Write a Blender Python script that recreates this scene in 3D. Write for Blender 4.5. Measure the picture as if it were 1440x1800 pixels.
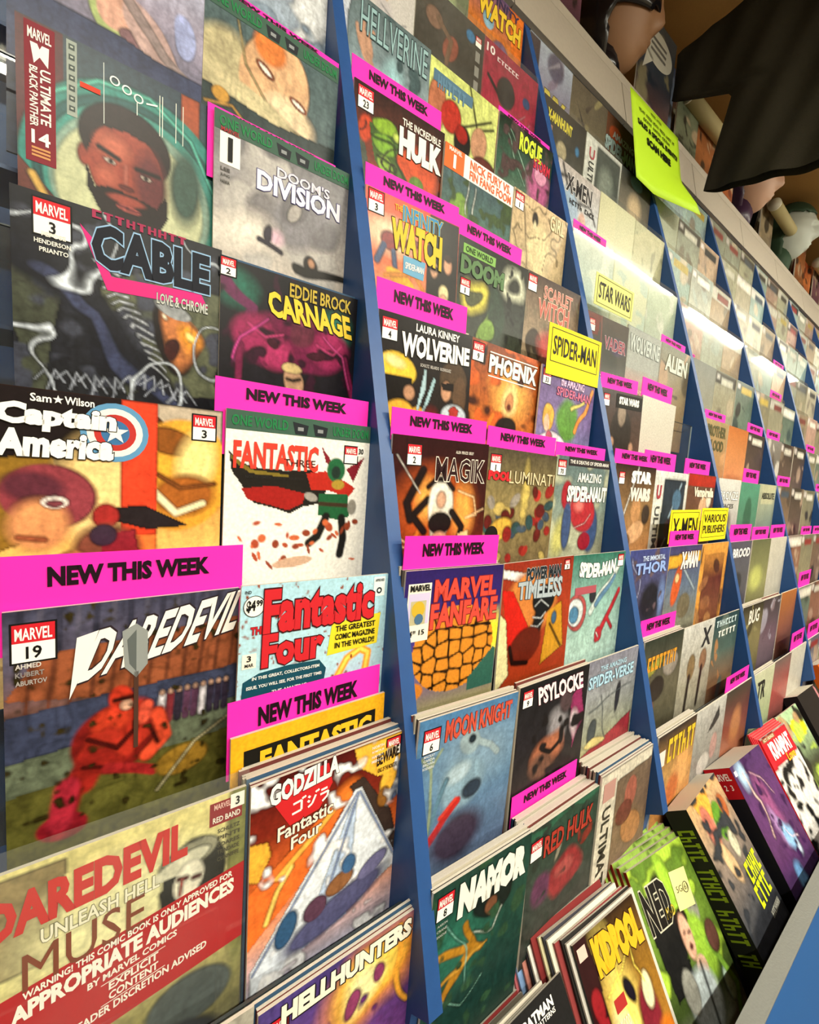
import bpy, math, random
import numpy as np
from mathutils import Matrix, Vector
S = bpy.context.scene
for o in list(bpy.data.objects): bpy.data.objects.remove(o)
C = S.collection
H = 1.40                      # eye height above the floor; rack coordinates are measured from the lens
# ---------------------------------------------------------------- camera
cam_d = bpy.data.cameras.new('camera'); cam = bpy.data.objects.new('camera', cam_d); C.objects.link(cam)
r_ = Vector((0.78748477, -0.59865619, 0.14655545)); u_ = Vector((-0.00557378, 0.23085869, 0.97297132)); d_ = Vector((0.61630891, 0.76701697, -0.17846093))
M = Matrix.Identity(4)
for i in range(3):
    M[i][0], M[i][1], M[i][2] = r_[i], u_[i], -d_[i]
M[2][3] = H
cam.matrix_world = M
cam_d.sensor_fit = 'HORIZONTAL'; cam_d.sensor_width = 36; cam_d.lens = 808.2 / 1440 * 36; cam_d.clip_start = .01
S.camera = cam
# ---------------------------------------------------------------- world, lamps, exposure
w = bpy.data.worlds.new('room_air'); S.world = w; w.use_nodes = True
w.node_tree.nodes['Background'].inputs[0].default_value = (1, .95, .87, 1)
w.node_tree.nodes['Background'].inputs[1].default_value = .55
S.view_settings.view_transform = 'Standard'; S.view_settings.look = 'None'; S.view_settings.gamma = 1
S.view_settings.use_curve_mapping = False
S.view_settings.exposure = 0.1
CEIL = 1.55
LAMPS = [(-.2, -.95, 1.2), (1.35, -.95, 1.2), (2.95, -.22, 1.25), (4.6, -.30, 1.25), (6.4, -.30, 1.25), (2.95, -1.6, 1.2), (0.6, -2.2, 1.2), (5.2, -1.8, 1.2)]
LAMP_W = [36, 38, 15, 15, 20, 34, 38, 34]

# ---------------------------------------------------------------- helpers
def lin(h):
    h = h.lstrip('#'); v = [int(h[i:i+2], 16) / 255 for i in (0, 2, 4)]
    return tuple(c / 12.92 if c <= .04045 else ((c + .055) / 1.055) ** 2.4 for c in v)
MATS = {}
def mat(name, col='#808080', rough=.5, metal=0, emit=0, bump=0, scale=200, spec=.5, var=0):
    if name in MATS: return MATS[name]
    m = bpy.data.materials.new(name); m.use_nodes = True; nt = m.node_tree; b = nt.nodes['Principled BSDF']
    c = lin(col) + (1,)
    b.inputs['Base Color'].default_value = c; b.inputs['Roughness'].default_value = rough; b.inputs['Metallic'].default_value = metal
    b.inputs['Specular IOR Level'].default_value = spec
    if emit: b.inputs['Emission Color'].default_value = c; b.inputs['Emission Strength'].default_value = emit
    if bump or var:
        n = nt.nodes.new('ShaderNodeTexNoise'); n.inputs['Scale'].default_value = scale; n.inputs['Detail'].default_value = 4
        tc = nt.nodes.new('ShaderNodeTexCoord'); nt.links.new(tc.outputs['Object'], n.inputs['Vector'])
        if var:
            mx = nt.nodes.new('ShaderNodeMix'); mx.data_type = 'RGBA'
            mx.inputs['A'].default_value = tuple(x * (1 - var) for x in c[:3]) + (1,); mx.inputs['B'].default_value = tuple(min(1, x * (1 + var)) for x in c[:3]) + (1,)
            nt.links.new(n.outputs['Fac'], mx.inputs['Factor']); nt.links.new(mx.outputs['Result'], b.inputs['Base Color'])
        if bump:
            bp = nt.nodes.new('ShaderNodeBump'); bp.inputs['Strength'].default_value = bump; bp.inputs['Distance'].default_value = .002
            nt.links.new(n.outputs['Fac'], bp.inputs['Height']); nt.links.new(bp.outputs['Normal'], b.inputs['Normal'])
    MATS[name] = m; return m
def ink(h):                       # printing ink of one colour
    return mat('ink_' + h.lstrip('#'), h, .5, spec=.15)
def print_mat():
    m = bpy.data.materials.new('glossy_print'); m.use_nodes = True; nt = m.node_tree; b = nt.nodes['Principled BSDF']
    a = nt.nodes.new('ShaderNodeAttribute'); a.attribute_name = 'Col'
    tc = nt.nodes.new('ShaderNodeTexCoord'); n = nt.nodes.new('ShaderNodeTexNoise'); n.inputs['Scale'].default_value = 260; n.inputs['Detail'].default_value = 6
    nt.links.new(tc.outputs['Object'], n.inputs['Vector'])
    mr = nt.nodes.new('ShaderNodeMapRange'); mr.inputs['From Min'].default_value = .3; mr.inputs['From Max'].default_value = .7
    mr.inputs['To Min'].default_value = .86; mr.inputs['To Max'].default_value = 1.14
    nt.links.new(n.outputs['Fac'], mr.inputs['Value'])
    mx = nt.nodes.new('ShaderNodeVectorMath'); mx.operation = 'SCALE'
    nt.links.new(a.outputs['Color'], mx.inputs[0]); nt.links.new(mr.outputs['Result'], mx.inputs['Scale'])
    nt.links.new(mx.outputs['Vector'], b.inputs['Base Color'])
    b.inputs['Roughness'].default_value = .3; b.inputs['Specular IOR Level'].default_value = .16
    return m
PRINT = print_mat()
def paper_mat():                  # page block: fine lines of paper edges
    m = bpy.data.materials.new('paper_edges'); m.use_nodes = True; nt = m.node_tree; b = nt.nodes['Principled BSDF']
    tc = nt.nodes.new('ShaderNodeTexCoord'); wv = nt.nodes.new('ShaderNodeTexWave'); wv.bands_direction = 'Y'; wv.inputs['Scale'].default_value = 500; wv.inputs['Distortion'].default_value = 2
    nt.links.new(tc.outputs['Object'], wv.inputs['Vector'])
    cr = nt.nodes.new('ShaderNodeValToRGB'); cr.color_ramp.elements[0].color = lin('#8f8577') + (1,); cr.color_ramp.elements[1].color = lin('#efe8da') + (1,)
    nt.links.new(wv.outputs['Fac'], cr.inputs['Fac']); nt.links.new(cr.outputs['Color'], b.inputs['Base Color']); b.inputs['Roughness'].default_value = .8
    return m
PAPER = paper_mat()
def clear_mat(name, milk, rough, tint='#eef4ee', bump=0, ior=1.45):
    m = bpy.data.materials.new(name); m.use_nodes = True; nt = m.node_tree; nt.nodes.clear()
    out = nt.nodes.new('ShaderNodeOutputMaterial'); tr = nt.nodes.new('ShaderNodeBsdfTransparent'); gl = nt.nodes.new('ShaderNodeBsdfGlossy'); df = nt.nodes.new('ShaderNodeBsdfDiffuse')
    tr.inputs[0].default_value = lin('#fafcfa') + (1,); gl.inputs['Roughness'].default_value = rough; df.inputs[0].default_value = lin(tint) + (1,)
    fr = nt.nodes.new('ShaderNodeFresnel'); 
    ge = nt.nodes.new('ShaderNodeNewGeometry'); mi = nt.nodes.new('ShaderNodeMapRange')      # same reflectance from both sides of the thin sheet
    mi.inputs['To Min'].default_value = ior; mi.inputs['To Max'].default_value = 1 / ior
    nt.links.new(ge.outputs['Backfacing'], mi.inputs['Value']); nt.links.new(mi.outputs['Result'], fr.inputs['IOR'])
    a = nt.nodes.new('ShaderNodeMixShader'); b = nt.nodes.new('ShaderNodeMixShader')
    tc = nt.nodes.new('ShaderNodeTexCoord'); n = nt.nodes.new('ShaderNodeTexNoise'); n.inputs['Scale'].default_value = 9; n.inputs['Detail'].default_value = 5
    nt.links.new(tc.outputs['Object'], n.inputs['Vector'])
    mr = nt.nodes.new('ShaderNodeMapRange'); mr.inputs['From Min'].default_value = .35; mr.inputs['From Max'].default_value = .65; mr.inputs['To Min'].default_value = milk * .5; mr.inputs['To Max'].default_value = milk * 1.5
    nt.links.new(n.outputs['Fac'], mr.inputs['Value']); nt.links.new(mr.outputs['Result'], a.inputs[0])
    nt.links.new(tr.outputs[0], a.inputs[1]); nt.links.new(df.outputs[0], a.inputs[2])
    nt.links.new(fr.outputs[0], b.inputs[0]); nt.links.new(a.outputs[0], b.inputs[1]); nt.links.new(gl.outputs[0], b.inputs[2]); nt.links.new(b.outputs[0], out.inputs[0])
    bp = nt.nodes.new('ShaderNodeBump'); bp.inputs['Strength'].default_value = bump; bp.inputs['Distance'].default_value = .004
    n2 = nt.nodes.new('ShaderNodeTexNoise'); n2.inputs['Scale'].default_value = 14 if bump > .3 else 3; nt.links.new(tc.outputs['Object'], n2.inputs['Vector'])
    nt.links.new(n2.outputs['Fac'], bp.inputs['Height']); nt.links.new(bp.outputs['Normal'], gl.inputs['Normal'])
    return m
ACRYL = clear_mat('clear_acrylic', .03, .012, bump=.04)
EDGE = mat('acrylic_edge', '#3b4446', .25)
EDGE2 = mat('acrylic_side_edge', '#9fb6c4', .3)
BAG = clear_mat('clear_poly_bag', .04, .05, bump=.16)
BLUE = mat('blue_laminate', '#1d4a86', .45, bump=.15, scale=60, var=.12)
def mesh(name, v, f, mats, mi=None, smooth=False):
    me = bpy.data.meshes.new(name); me.from_pydata(v, [], f); me.update()
    for m in (mats if isinstance(mats, (list, tuple)) else [mats]): me.materials.append(m)
    if mi is not None: me.polygons.foreach_set('material_index', mi)
    if smooth: me.polygons.foreach_set('use_smooth', [True] * len(me.polygons))
    return me
def put(name, me, parent=None, loc=(0, 0, 0), rot=(0, 0, 0)):
    o = bpy.data.objects.new(name, me); C.objects.link(o); o.parent = parent; o.location = loc; o.rotation_euler = rot
    return o
def thing(name, label, cat, loc=(0, 0, 0), rot=(0, 0, 0), group=None):
    o = bpy.data.objects.new(name, None); o.empty_display_size = .02; C.objects.link(o); o.location = loc; o.rotation_euler = rot
    return tag(o, label, cat, group)
def tag(o, label, cat, group=None):
    o['label'] = label; o['category'] = cat
    if group: o['group'] = group
    return o
def boxvf(x0, y0, z0, x1, y1, z1, off=0):
    v = [(x0, y0, z0), (x1, y0, z0), (x1, y1, z0), (x0, y1, z0), (x0, y0, z1), (x1, y0, z1), (x1, y1, z1), (x0, y1, z1)]
    f = [(0, 3, 2, 1), (4, 5, 6, 7), (0, 1, 5, 4), (1, 2, 6, 5), (2, 3, 7, 6), (3, 0, 4, 7)]
    return v, [tuple(i + off for i in q) for q in f]
class MB:
    def __init__(s): s.v = []; s.f = []; s.mi = []
    def box(s, *a, mi=0):
        v, f = boxvf(*a, off=len(s.v)); s.v += v; s.f += f; s.mi += [mi] * 6; return s
    def poly(s, pts, mi=0):
        n = len(s.v); s.v += list(pts); s.f.append(tuple(range(n, n + len(pts)))); s.mi.append(mi); return s
    def tube(s, p, q, r, n=10, mi=0):
        p = Vector(p); q = Vector(q); d = (q - p).normalized(); a = d.orthogonal().normalized(); b = d.cross(a); k = len(s.v)
        for e in (p, q):
            for i in range(n):
                t = 2 * math.pi * i / n; s.v.append(tuple(e + a * (r * math.cos(t)) + b * (r * math.sin(t))))
        for i in range(n): s.f.append((k + i, k + (i + 1) % n, k + n + (i + 1) % n, k + n + i)); s.mi.append(mi)
        s.f.append(tuple(range(k + n - 1, k - 1, -1))); s.f.append(tuple(range(k + n, k + 2 * n))); s.mi += [mi, mi]; return s
    def build(s, name, mats, smooth=False): return mesh(name, s.v, s.f, mats, s.mi, smooth)
# ---------------------------------------------------------------- lettering: every string becomes a thin mesh mapped onto a quad of the cover
TXT = {}
def glyphs(t, off):
    key = (t, off)
    if key not in TXT:
        cu = bpy.data.curves.new('lettering', 'FONT'); cu.body = t; cu.offset = off; cu.resolution_u = 2; cu.fill_mode = 'FRONT'
        o = bpy.data.objects.new('lettering', cu); C.objects.link(o)
        me = o.to_mesh(); v = np.empty(len(me.vertices) * 3); me.vertices.foreach_get('co', v); v = v.reshape(-1, 3)[:, :2]
        f = [tuple(p.vertices) for p in me.polygons]; o.to_mesh_clear(); bpy.data.objects.remove(o)
        TXT[key] = (v, f)
    return TXT[key]
class Art:                         # flat print laid on a w x h sheet standing in the local xz plane, front at y = 0
    def __init__(s, w, h): s.w = w; s.h = h; s.mb = MB(); s.m = []; s.z = .0004; s.sub = None
    def _mi(s, c):
        if c not in s.m: s.m.append(c)
        return s.m.index(c)
    def pt(s, u, v, z): return (u * s.w, -z, s.h * (1 - v))
    def rect(s, u0, v0, u1, v1, col, z=None): return s.poly([(u0, v0), (u1, v0), (u1, v1), (u0, v1)], col, z)
    def poly(s, pts, col, z=None):
        s.mb.poly([s.pt(u, v, z or s.z) for u, v in reversed(pts)], s._mi(col)); return s
    def ring(s, cu, cv, ru, r0, r1, col, n=28, a0=0, a1=360, z=None):
        k = s.w / s.h
        for i in range(n):
            a = math.radians(a0 + (a1 - a0) * i / n); b = math.radians(a0 + (a1 - a0) * (i + 1) / n)
            s.poly([(cu + ru * r * math.cos(t), cv + ru * k * r * math.sin(t)) for r, t in ((r0, a), (r1, a), (r1, b), (r0, b))], col, z)
        return s
    def text(s, t, u0, v0, u1, v1, col, out=None, rise=0, shear=0, taper=1, arc=0, bold=.022, z=None, shadow=None, vert=False):
        z = z or s.z * 2
        if t[0] == '~':            # lettering the photograph does not resolve: uneven upright strokes
            n = int(t[1:]); rs = random.Random(n * 7 + int(u0 * 90))
            for i in range(n):
                if n > 9 and i % 6 == 5: continue
                a, b = (i + .08) / n, (i + .88) / n; k = rs.randrange(3)
                for x0, x1, y0, y1 in ([(a, a + (b - a) * .35, 0, 1), (b - (b - a) * .3, b, rs.choice((0, .4)), 1), (a, b, .4, .6)], [(a, a + (b - a) * .4, 0, 1), (a, b, 0, .25), (a, b, .78, 1)], [(a + (b - a) * .3, a + (b - a) * .7, 0, 1), (a, b, 0, .22)])[k]:
                    if vert: q = [(u1 - (u1 - u0) * y, v0 + (v1 - v0) * x) for x, y in ((x0, y0), (x0, y1), (x1, y1), (x1, y0))]
                    else: q = [(u0 + (u1 - u0) * x + shear * (1 - y) * (v1 - v0), v0 + (v1 - v0) * y - rise * x) for x, y in ((x0, y0), (x1, y0), (x1, y1), (x0, y1))]
                    s.poly(q, col, z + .00002 * (len(s.mb.f) % 3))
            return s
        base, _ = glyphs(t, bold)
        if not len(base): return s
        lo, hi = base.min(0), base.max(0)
        if t == '1': q = (u1 - u0) * .28; u0 += q; u1 -= q
        def lay(off, c, zz, du=0, dv=0):
            v, f = glyphs(t, off); n = len(s.mb.v); mi = s._mi(c)
            a = (v[:, 0] - lo[0]) / (hi[0] - lo[0]); b = (hi[1] - v[:, 1]) / (hi[1] - lo[1])
            hh = (v1 - v0) * (1 + (taper - 1) * a)
            uu = u0 + (u1 - u0) * a + shear * (1 - b) * (v1 - v0) + du
            vv = v0 + hh * b - rise * a - arc * 4 * a * (1 - a) + dv
            if vert: uu = u1 - (u1 - u0) * b + du; vv = v0 + (v1 - v0) * a + dv
            for x, y in zip(uu, vv): s.mb.v.append(s.pt(x, y, zz))
            s.mb.f += [tuple(i + n for i in q) for q in f]; s.mb.mi += [mi] * len(f)
        if shadow: lay(bold + .01, shadow, z - .0002, .008, .006)
        if out: lay(bold + .028, out, z - .0001)
        lay(bold, col, z); return s
    def box(s, u, v, num, w=.13):    # the small publisher box in a cover's corner, a piece of its own
        s.sub = s.sub or Art(s.w, s.h); q = s.sub
        h = w * .36; q.rect(u - .008, v - .005, u + w + .008, v + 2.05 * h + .005, '#111111', .0003)
        q.rect(u, v, u + w, v + h, '#c8202c'); q.rect(u, v + h, u + w, v + 2.05 * h, '#f4f2ee')
        q.text('MARVEL', u + .01, v + h * .2, u + w - .01, v + h * .86, '#f7f4ef', z=.0007)
        if num: q.text(num, u + w * .5 - .014 * len(num), v + h * 1.2, u + w * .5 + .014 * len(num), v + 1.9 * h, '#111111', z=.0007)
        return s
    def build(s, name, parent):
        if s.sub: s.sub.build('publisher_box', parent)
        if not s.mb.f: return
        return put(name, s.mb.build(name, [ink(c) for c in s.m]), parent)
# ---------------------------------------------------------------- painted cover art: colours on a fine grid
def vnoise(U, V, sc, seed):
    rs = np.random.RandomState(seed % 100000); g = rs.rand(64, 64); x = U * sc; y = V * sc * 1.54
    xi = np.floor(x).astype(int); yi = np.floor(y).astype(int); fx = x - xi; fy = y - yi; fx = fx * fx * (3 - 2 * fx); fy = fy * fy * (3 - 2 * fy)
    a = g[yi % 64, xi % 64]; b = g[yi % 64, (xi + 1) % 64]; c = g[(yi + 1) % 64, xi % 64]; d = g[(yi + 1) % 64, (xi + 1) % 64]
    return (a * (1 - fx) + b * fx) * (1 - fy) + (c * (1 - fx) + d * fx) * fy - .5
def paint(ops, nx, ny, seed=1):
    U, V = np.meshgrid(np.linspace(0, 1, nx + 1), np.linspace(0, 1, ny + 1))
    img = np.zeros(U.shape + (3,)); U0, V0 = U, V
    px = 1.2 / nx
    def lay(mask, col):
        nonlocal img
        img = img * (1 - mask[..., None]) + np.array(lin(col)) * mask[..., None]
    for i, op in enumerate(ops):
        k = op[0]
        if k == 'G':
            t = V[..., None]; n = len(op) - 1; cs = [np.array(lin(c)) for c in op[1:]]
            if n == 1: img[:] = cs[0]
            else:
                p = t * (n - 1); j = np.clip(np.floor(p).astype(int), 0, n - 2); A = np.array(cs); fr = p - j
                img = A[j[..., 0]] * (1 - fr) + A[j[..., 0] + 1] * fr
        elif k == 'W':             # warp everything that follows
            U = U0 + op[1] * vnoise(U0, V0, op[2], seed + 7 + i); V = V0 + op[1] * .65 * vnoise(U0, V0, op[2], seed + 77 + i)
        elif k == 'E':             # ellipse: col, cx, cy, rx, ry, rot, soft
            _, col, cx, cy, rx, ry = op[:6]; rot = math.radians(op[6] if len(op) > 6 else 0); so = op[7] if len(op) > 7 else .12
            x = (U - cx); y = (V - cy) * 1.54; X = x * math.cos(rot) + y * math.sin(rot); Y = -x * math.sin(rot) + y * math.cos(rot)
            d = np.sqrt((X / rx) ** 2 + (Y / (ry * 1.54)) ** 2); lay(np.clip((1 - d) / max(so, px / rx) + .5, 0, 1), col)
        elif k == 'P':
            _, col, pts = op; m = np.zeros(U.shape, bool); n = len(pts)
            for a in range(n):
                x1, y1 = pts[a]; x2, y2 = pts[(a + 1) % n]
                if y1 == y2: continue
                c = (V > min(y1, y2)) & (V <= max(y1, y2)); xx = x1 + (V - y1) * (x2 - x1) / (y2 - y1); m ^= c & (U < xx)
            lay(m.astype(float), col)
        elif k == 'S':             # stroke: col, width, pts
            _, col, wd, pts = op; D = np.full(U.shape, 9.)
            for (x1, y1), (x2, y2) in zip(pts, pts[1:]):
                ax, ay, bx, by = x1, y1 * 1.54, x2, y2 * 1.54; dx, dy = bx - ax, by - ay; L = dx * dx + dy * dy + 1e-9
                t = np.clip(((U - ax) * dx + (V * 1.54 - ay) * dy) / L, 0, 1); D = np.minimum(D, np.hypot(U - ax - t * dx, V * 1.54 - ay - t * dy))
            lay(np.clip((wd - D) / max(px, wd * .4) + .5, 0, 1), col)
        elif k == 'L':             # branching cracks / lightning: col, threshold, scale
            _, col, th, sc = op; n = np.abs(vnoise(U0, V0, sc, seed + i * 13) + .4 * vnoise(U0, V0, sc * 2.3, seed + i * 17)); lay(np.clip((th - n) / th * 1.6, 0, 1), col)
        elif k == 'B':             # blotches: col, threshold, scale
            _, col, th, sc = op; n = vnoise(U0, V0, sc, seed + i * 13) + .5 * vnoise(U0, V0, sc * 2.1, seed + i * 19); lay(np.clip((n - th) * 7, 0, 1), col)
        elif k == 'C':             # cobbles: dark joints between rounded cells inside an ellipse
            _, col, jc, cx, cy, rx, ry, sc = op; rs = np.random.RandomState(seed); pts = []
            for a in np.arange(-1, 1.01, 1 / sc):
                for b in np.arange(-1, 1.01, 1 / sc): pts.append((cx + (a + rs.rand() * .5 / sc) * rx, cy + (b + rs.rand() * .5 / sc) * ry))
            D = np.sort(np.stack([np.hypot(U - a, (V - b) * 1.54) for a, b in pts]), 0)[:2]; e = D[1] - D[0]
            ins = (((U - cx) / rx) ** 2 + ((V - cy) / ry) ** 2 < 1).astype(float); lay(ins, col); lay(ins * np.clip(D[0] / (rx / sc) - .45, 0, .5), '#7a3208'); lay(ins * np.clip((.022 - e) / .012, 0, 1), jc)
        elif k == 'R':             # random busy painting from a palette
            _, cols, n = op[:3]; rs = random.Random(seed * 31 + i)
            for j in range(n):
                c = rs.choice(cols); cx, cy = rs.random(), rs.random(); kk = rs.random()
                if kk < .55:
                    rx = .05 + .16 * rs.random(); ry = .04 + .13 * rs.random(); rot = math.radians(rs.randrange(180)); x = (U - cx); y = (V - cy) * 1.54
                    X = x * math.cos(rot) + y * math.sin(rot); Y = -x * math.sin(rot) + y * math.cos(rot); d = np.sqrt((X / rx) ** 2 + (Y / (ry * 1.54)) ** 2); lay(np.clip((1 - d) * 4, 0, 1) * .9, c)
                else:
                    a = rs.random() * 6.28; L = .12 + .3 * rs.random(); x2, y2 = cx + L * math.cos(a), cy + L * math.sin(a) * .65
                    dx, dy = x2 - cx, (y2 - cy) * 1.54; t = np.clip(((U - cx) * dx + (V - cy) * 1.54 * dy) / (dx * dx + dy * dy), 0, 1)
                    D = np.hypot(U - cx - t * dx, (V - cy) * 1.54 - t * dy); wd = .012 + .03 * rs.random(); lay(np.clip((wd * (1.15 - t) - D) / .012, 0, 1), c)
    n = vnoise(U0, V0, 9, seed) * .35 + vnoise(U0, V0, 27, seed + 3) * .35 + vnoise(U0, V0, 55, seed + 5) * .3
    amp = next((op[1] for op in ops if op[0] == 'N'), .35)
    # painted texture: warped light and dark strokes inside the shapes, and inked contours between them
    wu = U0 + .06 * vnoise(U0, V0, 7, seed + 11); wv = V0 + .06 * vnoise(U0, V0, 7, seed + 12)
    rg = np.abs(vnoise(wu * 1.3, wv * .8, 15, seed + 13)) + .6 * np.abs(vnoise(wu, wv, 31, seed + 14))
    lum = img @ np.array([.3, .6, .1]); gy, gx = np.gradient(np.sqrt(np.clip(lum, 0, 1))); edge = np.clip(np.hypot(gx, gy) * nx * .085, 0, 1)
    if len(ops) > 3 and amp > .15:
        img = img * (1 - amp * (.9 - 3.2 * rg)[..., None].clip(-.6, .9) * .75) * (1 - .45 * edge[..., None])
    img = img * (1 + amp * 1.3 * n[..., None])
    return np.clip(img, 0, 1)
def cover_mesh(ops, w, h, t, nx, ny, seed, side='#e8e2d4', bow=0.0, spine=None):
    """printed sheet with coloured grid in front, paper edges around"""
    img = paint(ops, nx, ny, seed)
    xs = np.linspace(0, w, nx + 1); zs = np.linspace(h, 0, ny + 1); X, Z = np.meshgrid(xs, zs)
    Y = -bow * np.sin(np.pi * X / w) * (Z / h) if bow else np.zeros_like(X)
    v = np.stack([X, Y, Z], -1).reshape(-1, 3).tolist(); W = nx + 1
    i = np.arange(nx * ny); a = (i // nx) * W + i % nx
    f = np.stack([a, a + W, a + W + 1, a + 1], 1).tolist()
    n = len(v); c0, c1, c2, c3 = 0, nx, ny * W, ny * W + nx
    v += [(0, t, h), (w, t, h), (0, t, 0), (w, t, 0)]
    # side walls follow the (possibly bowed) edge
    f += [list(range(0, nx + 1)) + [n + 1, n], list(range(c3, c2 - 1, -1)) + [n + 2, n + 3], [c0, n, n + 2, c2], [c1, c3, n + 3, n + 1], [n, n + 1, n + 3, n + 2]]
    me = mesh('cover', v, f, [PRINT, PAPER, ink(spine or side)], [0] * (nx * ny) + [1, 1, 2, 1, 2])
    ca = me.color_attributes.new('Col', 'FLOAT_COLOR', 'POINT')
    col = np.ones((len(v), 4)); col[:n, :3] = img.reshape(-1, 3); ca.data.foreach_set('color', col.ravel())
    return me
# ---------------------------------------------------------------- cover designs: (what it looks like, painted ground, printed lettering)
D = {}
def d(b, c, k, label, ops, fn=None, **kw): D[(b, c, k)] = (label, ops, fn, kw)
CRED = ['#8a8a86', '#a8a49a']
def stars(A, cu, cv, r, col):
    A.poly([(cu + r * (1 if i % 2 == 0 else .4) * math.sin(i * math.pi / 5), cv - r * .65 * (1 if i % 2 == 0 else .4) * math.cos(i * math.pi / 5)) for i in range(10)], col, .0009)
def world_band(A, w0=0.0):
    A.rect(0, 0, 1, .075, '#3c5a4c', .0003); A.text('ONE WORLD', .03, .018, .38, .06, '#1f7a45'); A.text('UNDER DOOM', .70, .018, .98, .06, '#1f7a45')
    for u in (.41, .55): A.poly([(u, .02), (u + .11, .03), (u + .10, .07), (u + .02, .07)], '#20242a', .0005); A.rect(u + .035, .04, u + .075, .055, '#8a8f92', .0007)
# --- first bay, second column
d(0, 1, 0, 'pale lavender painted comic', [('G', '#9a9fb8', '#8a86a0'), ('W', .1, 4), ('R', ['#b5a8a8', '#9290b0', '#a06a68', '#c7c3cc'], 16)])
d(0, 1, 1, 'washed-out comic with peach and green figures over a navy foot', [('G', '#aab0c8', '#9a93a8', '#5c5a70', '#3a3f5c', '#333a56'), ('W', .06, 4), ('E', '#a8b878', .46, .50, .07, .14, -25), ('E', '#c89a88', .52, .40, .10, .12, 20), ('E', '#7a5a60', .60, .52, .08, .05), ('E', '#b79a96', .70, .48, .10, .18, -30), ('E', '#9aa3cf', .88, .36, .07, .10), ('S', '#8c7c7c', .03, [(.55, .3), (.75, .5), (.95, .62)]), ('P', '#363c58', [(0, .50), (1, .56), (1, 1), (0, 1)])])
def bp(A):
    A.rect(.035, .01, .165, .46, '#7c2530', .0003); A.text('MARVEL', .05, .03, .15, .065, '#f1ebe6')
    A.poly([(.06, .075), (.075, .14), (.10, .115), (.135, .14), (.14, .075), (.11, .075), (.10, .09), (.09, .075)], '#f1ebe6', .0006)
    A.text('ULTIMATE', .10, .15, .145, .33, '#efe6e0', vert=True); A.text('BLACK PANTHER', .055, .15, .09, .345, '#efe6e0', vert=True); A.text('14', .06, .355, .14, .40, '#f5f0ea')
    for i in range(3): A.rect(.06, .41 + i * .012, .14, .417 + i * .012, '#c8905a', .0006)
    A.rect(.215, .01, .262, .26, '#9aa39c', .0003)
    for i in range(7): A.rect(.225, .022 + i * .034, .252, .040 + i * .034, '#4c5654', .0005); A.rect(.232, .028 + i * .034, .245, .034 + i * .034, '#b4bbb2', .0007)
    A.rect(.275, .13, .37, .148, '#c8402c', .0006); A.rect(.385, .03, .388, .24, '#e8efe9', .0006)
    for i in range(3): A.ring(.44 + i * .06, .075 + i * .012, .022, .8, 1.15, '#e8efe9', 14, z=.0006)
    A.poly([(.60, .10), (.66, .09), (.66, .096), (.60, .106)], '#e8efe9', .0006); A.rect(.55, .11, .554, .16, '#e8efe9', .0006)
    for u in (.67, .685, .76, .80): A.rect(u, .05, u + .004, .20, '#e2e8dc', .0006)
d(0, 1, 2, 'teal ringed comic with the painted portrait of a short-haired bearded man', [('G', '#33404c', '#2c4a50', '#2b6a64', '#3d6f63'), ('P', '#4c1f20', [(0, 0), (.2, 0), (.2, .5), (0, .5)]), ('P', '#9a4a2c', [(.79, 0), (.90, 0), (.90, .2), (.79, .2)]),
    ('E', '#2f7d74', .56, .44, .56, .37, 0, .02), ('E', '#235050', .56, .45, .50, .33, 0, .02), ('E', '#3f8a80', .56, .455, .46, .305, 0, .02), ('E', '#7f9a8c', .55, .46, .42, .28, 0, .04), ('E', '#b9bd98', .54, .47, .385, .255, 0, .05), ('E', '#3a5048', .82, .36, .09, .14, 0, .5), ('S', '#59b7a4', .010, [(.16, .20), (.36, .10), (.62, .08), (.85, .17), (.99, .34)]),
    ('P', '#5b2f28', [(0, .45), (.16, .56), (.22, 1), (0, 1)]), ('S', '#c8a050', .02, [(.06, .5), (.16, .62), (.3, .72)]), ('P', '#3a2420', [(.30, .62), (.45, .55), (.72, .56), (.9, .7), (.9, 1), (.2, 1)]), ('E', '#8a3c2e', .295, .37, .035, .04, 0, .2), ('E', '#241a1a', .50, .285, .235, .135, 4, .05), ('E', '#8f3f30', .50, .375, .195, .155, -4, .05), ('P', '#241a1a', [(.28, .28), (.33, .20), (.48, .165), (.64, .19), (.73, .27), (.72, .33), (.66, .255), (.5, .235), (.36, .25), (.31, .34)]), ('E', '#5e2a2c', .63, .40, .085, .12, -4, .6), ('E', '#b5604a', .43, .31, .08, .04, 8, .9), ('E', '#b05a46', .40, .42, .05, .035, 0, .9),
    ('P', '#1c1313', [(.30, .40), (.34, .47), (.42, .455), (.56, .465), (.66, .48), (.71, .42), (.72, .50), (.66, .58), (.52, .61), (.38, .565), (.31, .48)]), ('E', '#8f4034', .50, .485, .10, .018, 0, .3), ('E', '#a04a44', .51, .515, .065, .013, 4, .2), ('E', '#5c2428', .51, .513, .06, .003, 4), ('S', '#1c1313', .011, [(.36, .325), (.46, .345)]), ('S', '#1c1313', .011, [(.55, .355), (.67, .355)]), ('E', '#d0c4b6', .415, .362, .028, .008, 8), ('E', '#20100e', .42, .362, .012, .009), ('E', '#c8bcae', .60, .378, .028, .008, 4), ('E', '#20100e', .60, .378, .012, .009), ('S', '#a4584a', .010, [(.495, .36), (.495, .425)]), ('E', '#5a2320', .50, .44, .04, .010, 4), ('N', .2)], bp)
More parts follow.
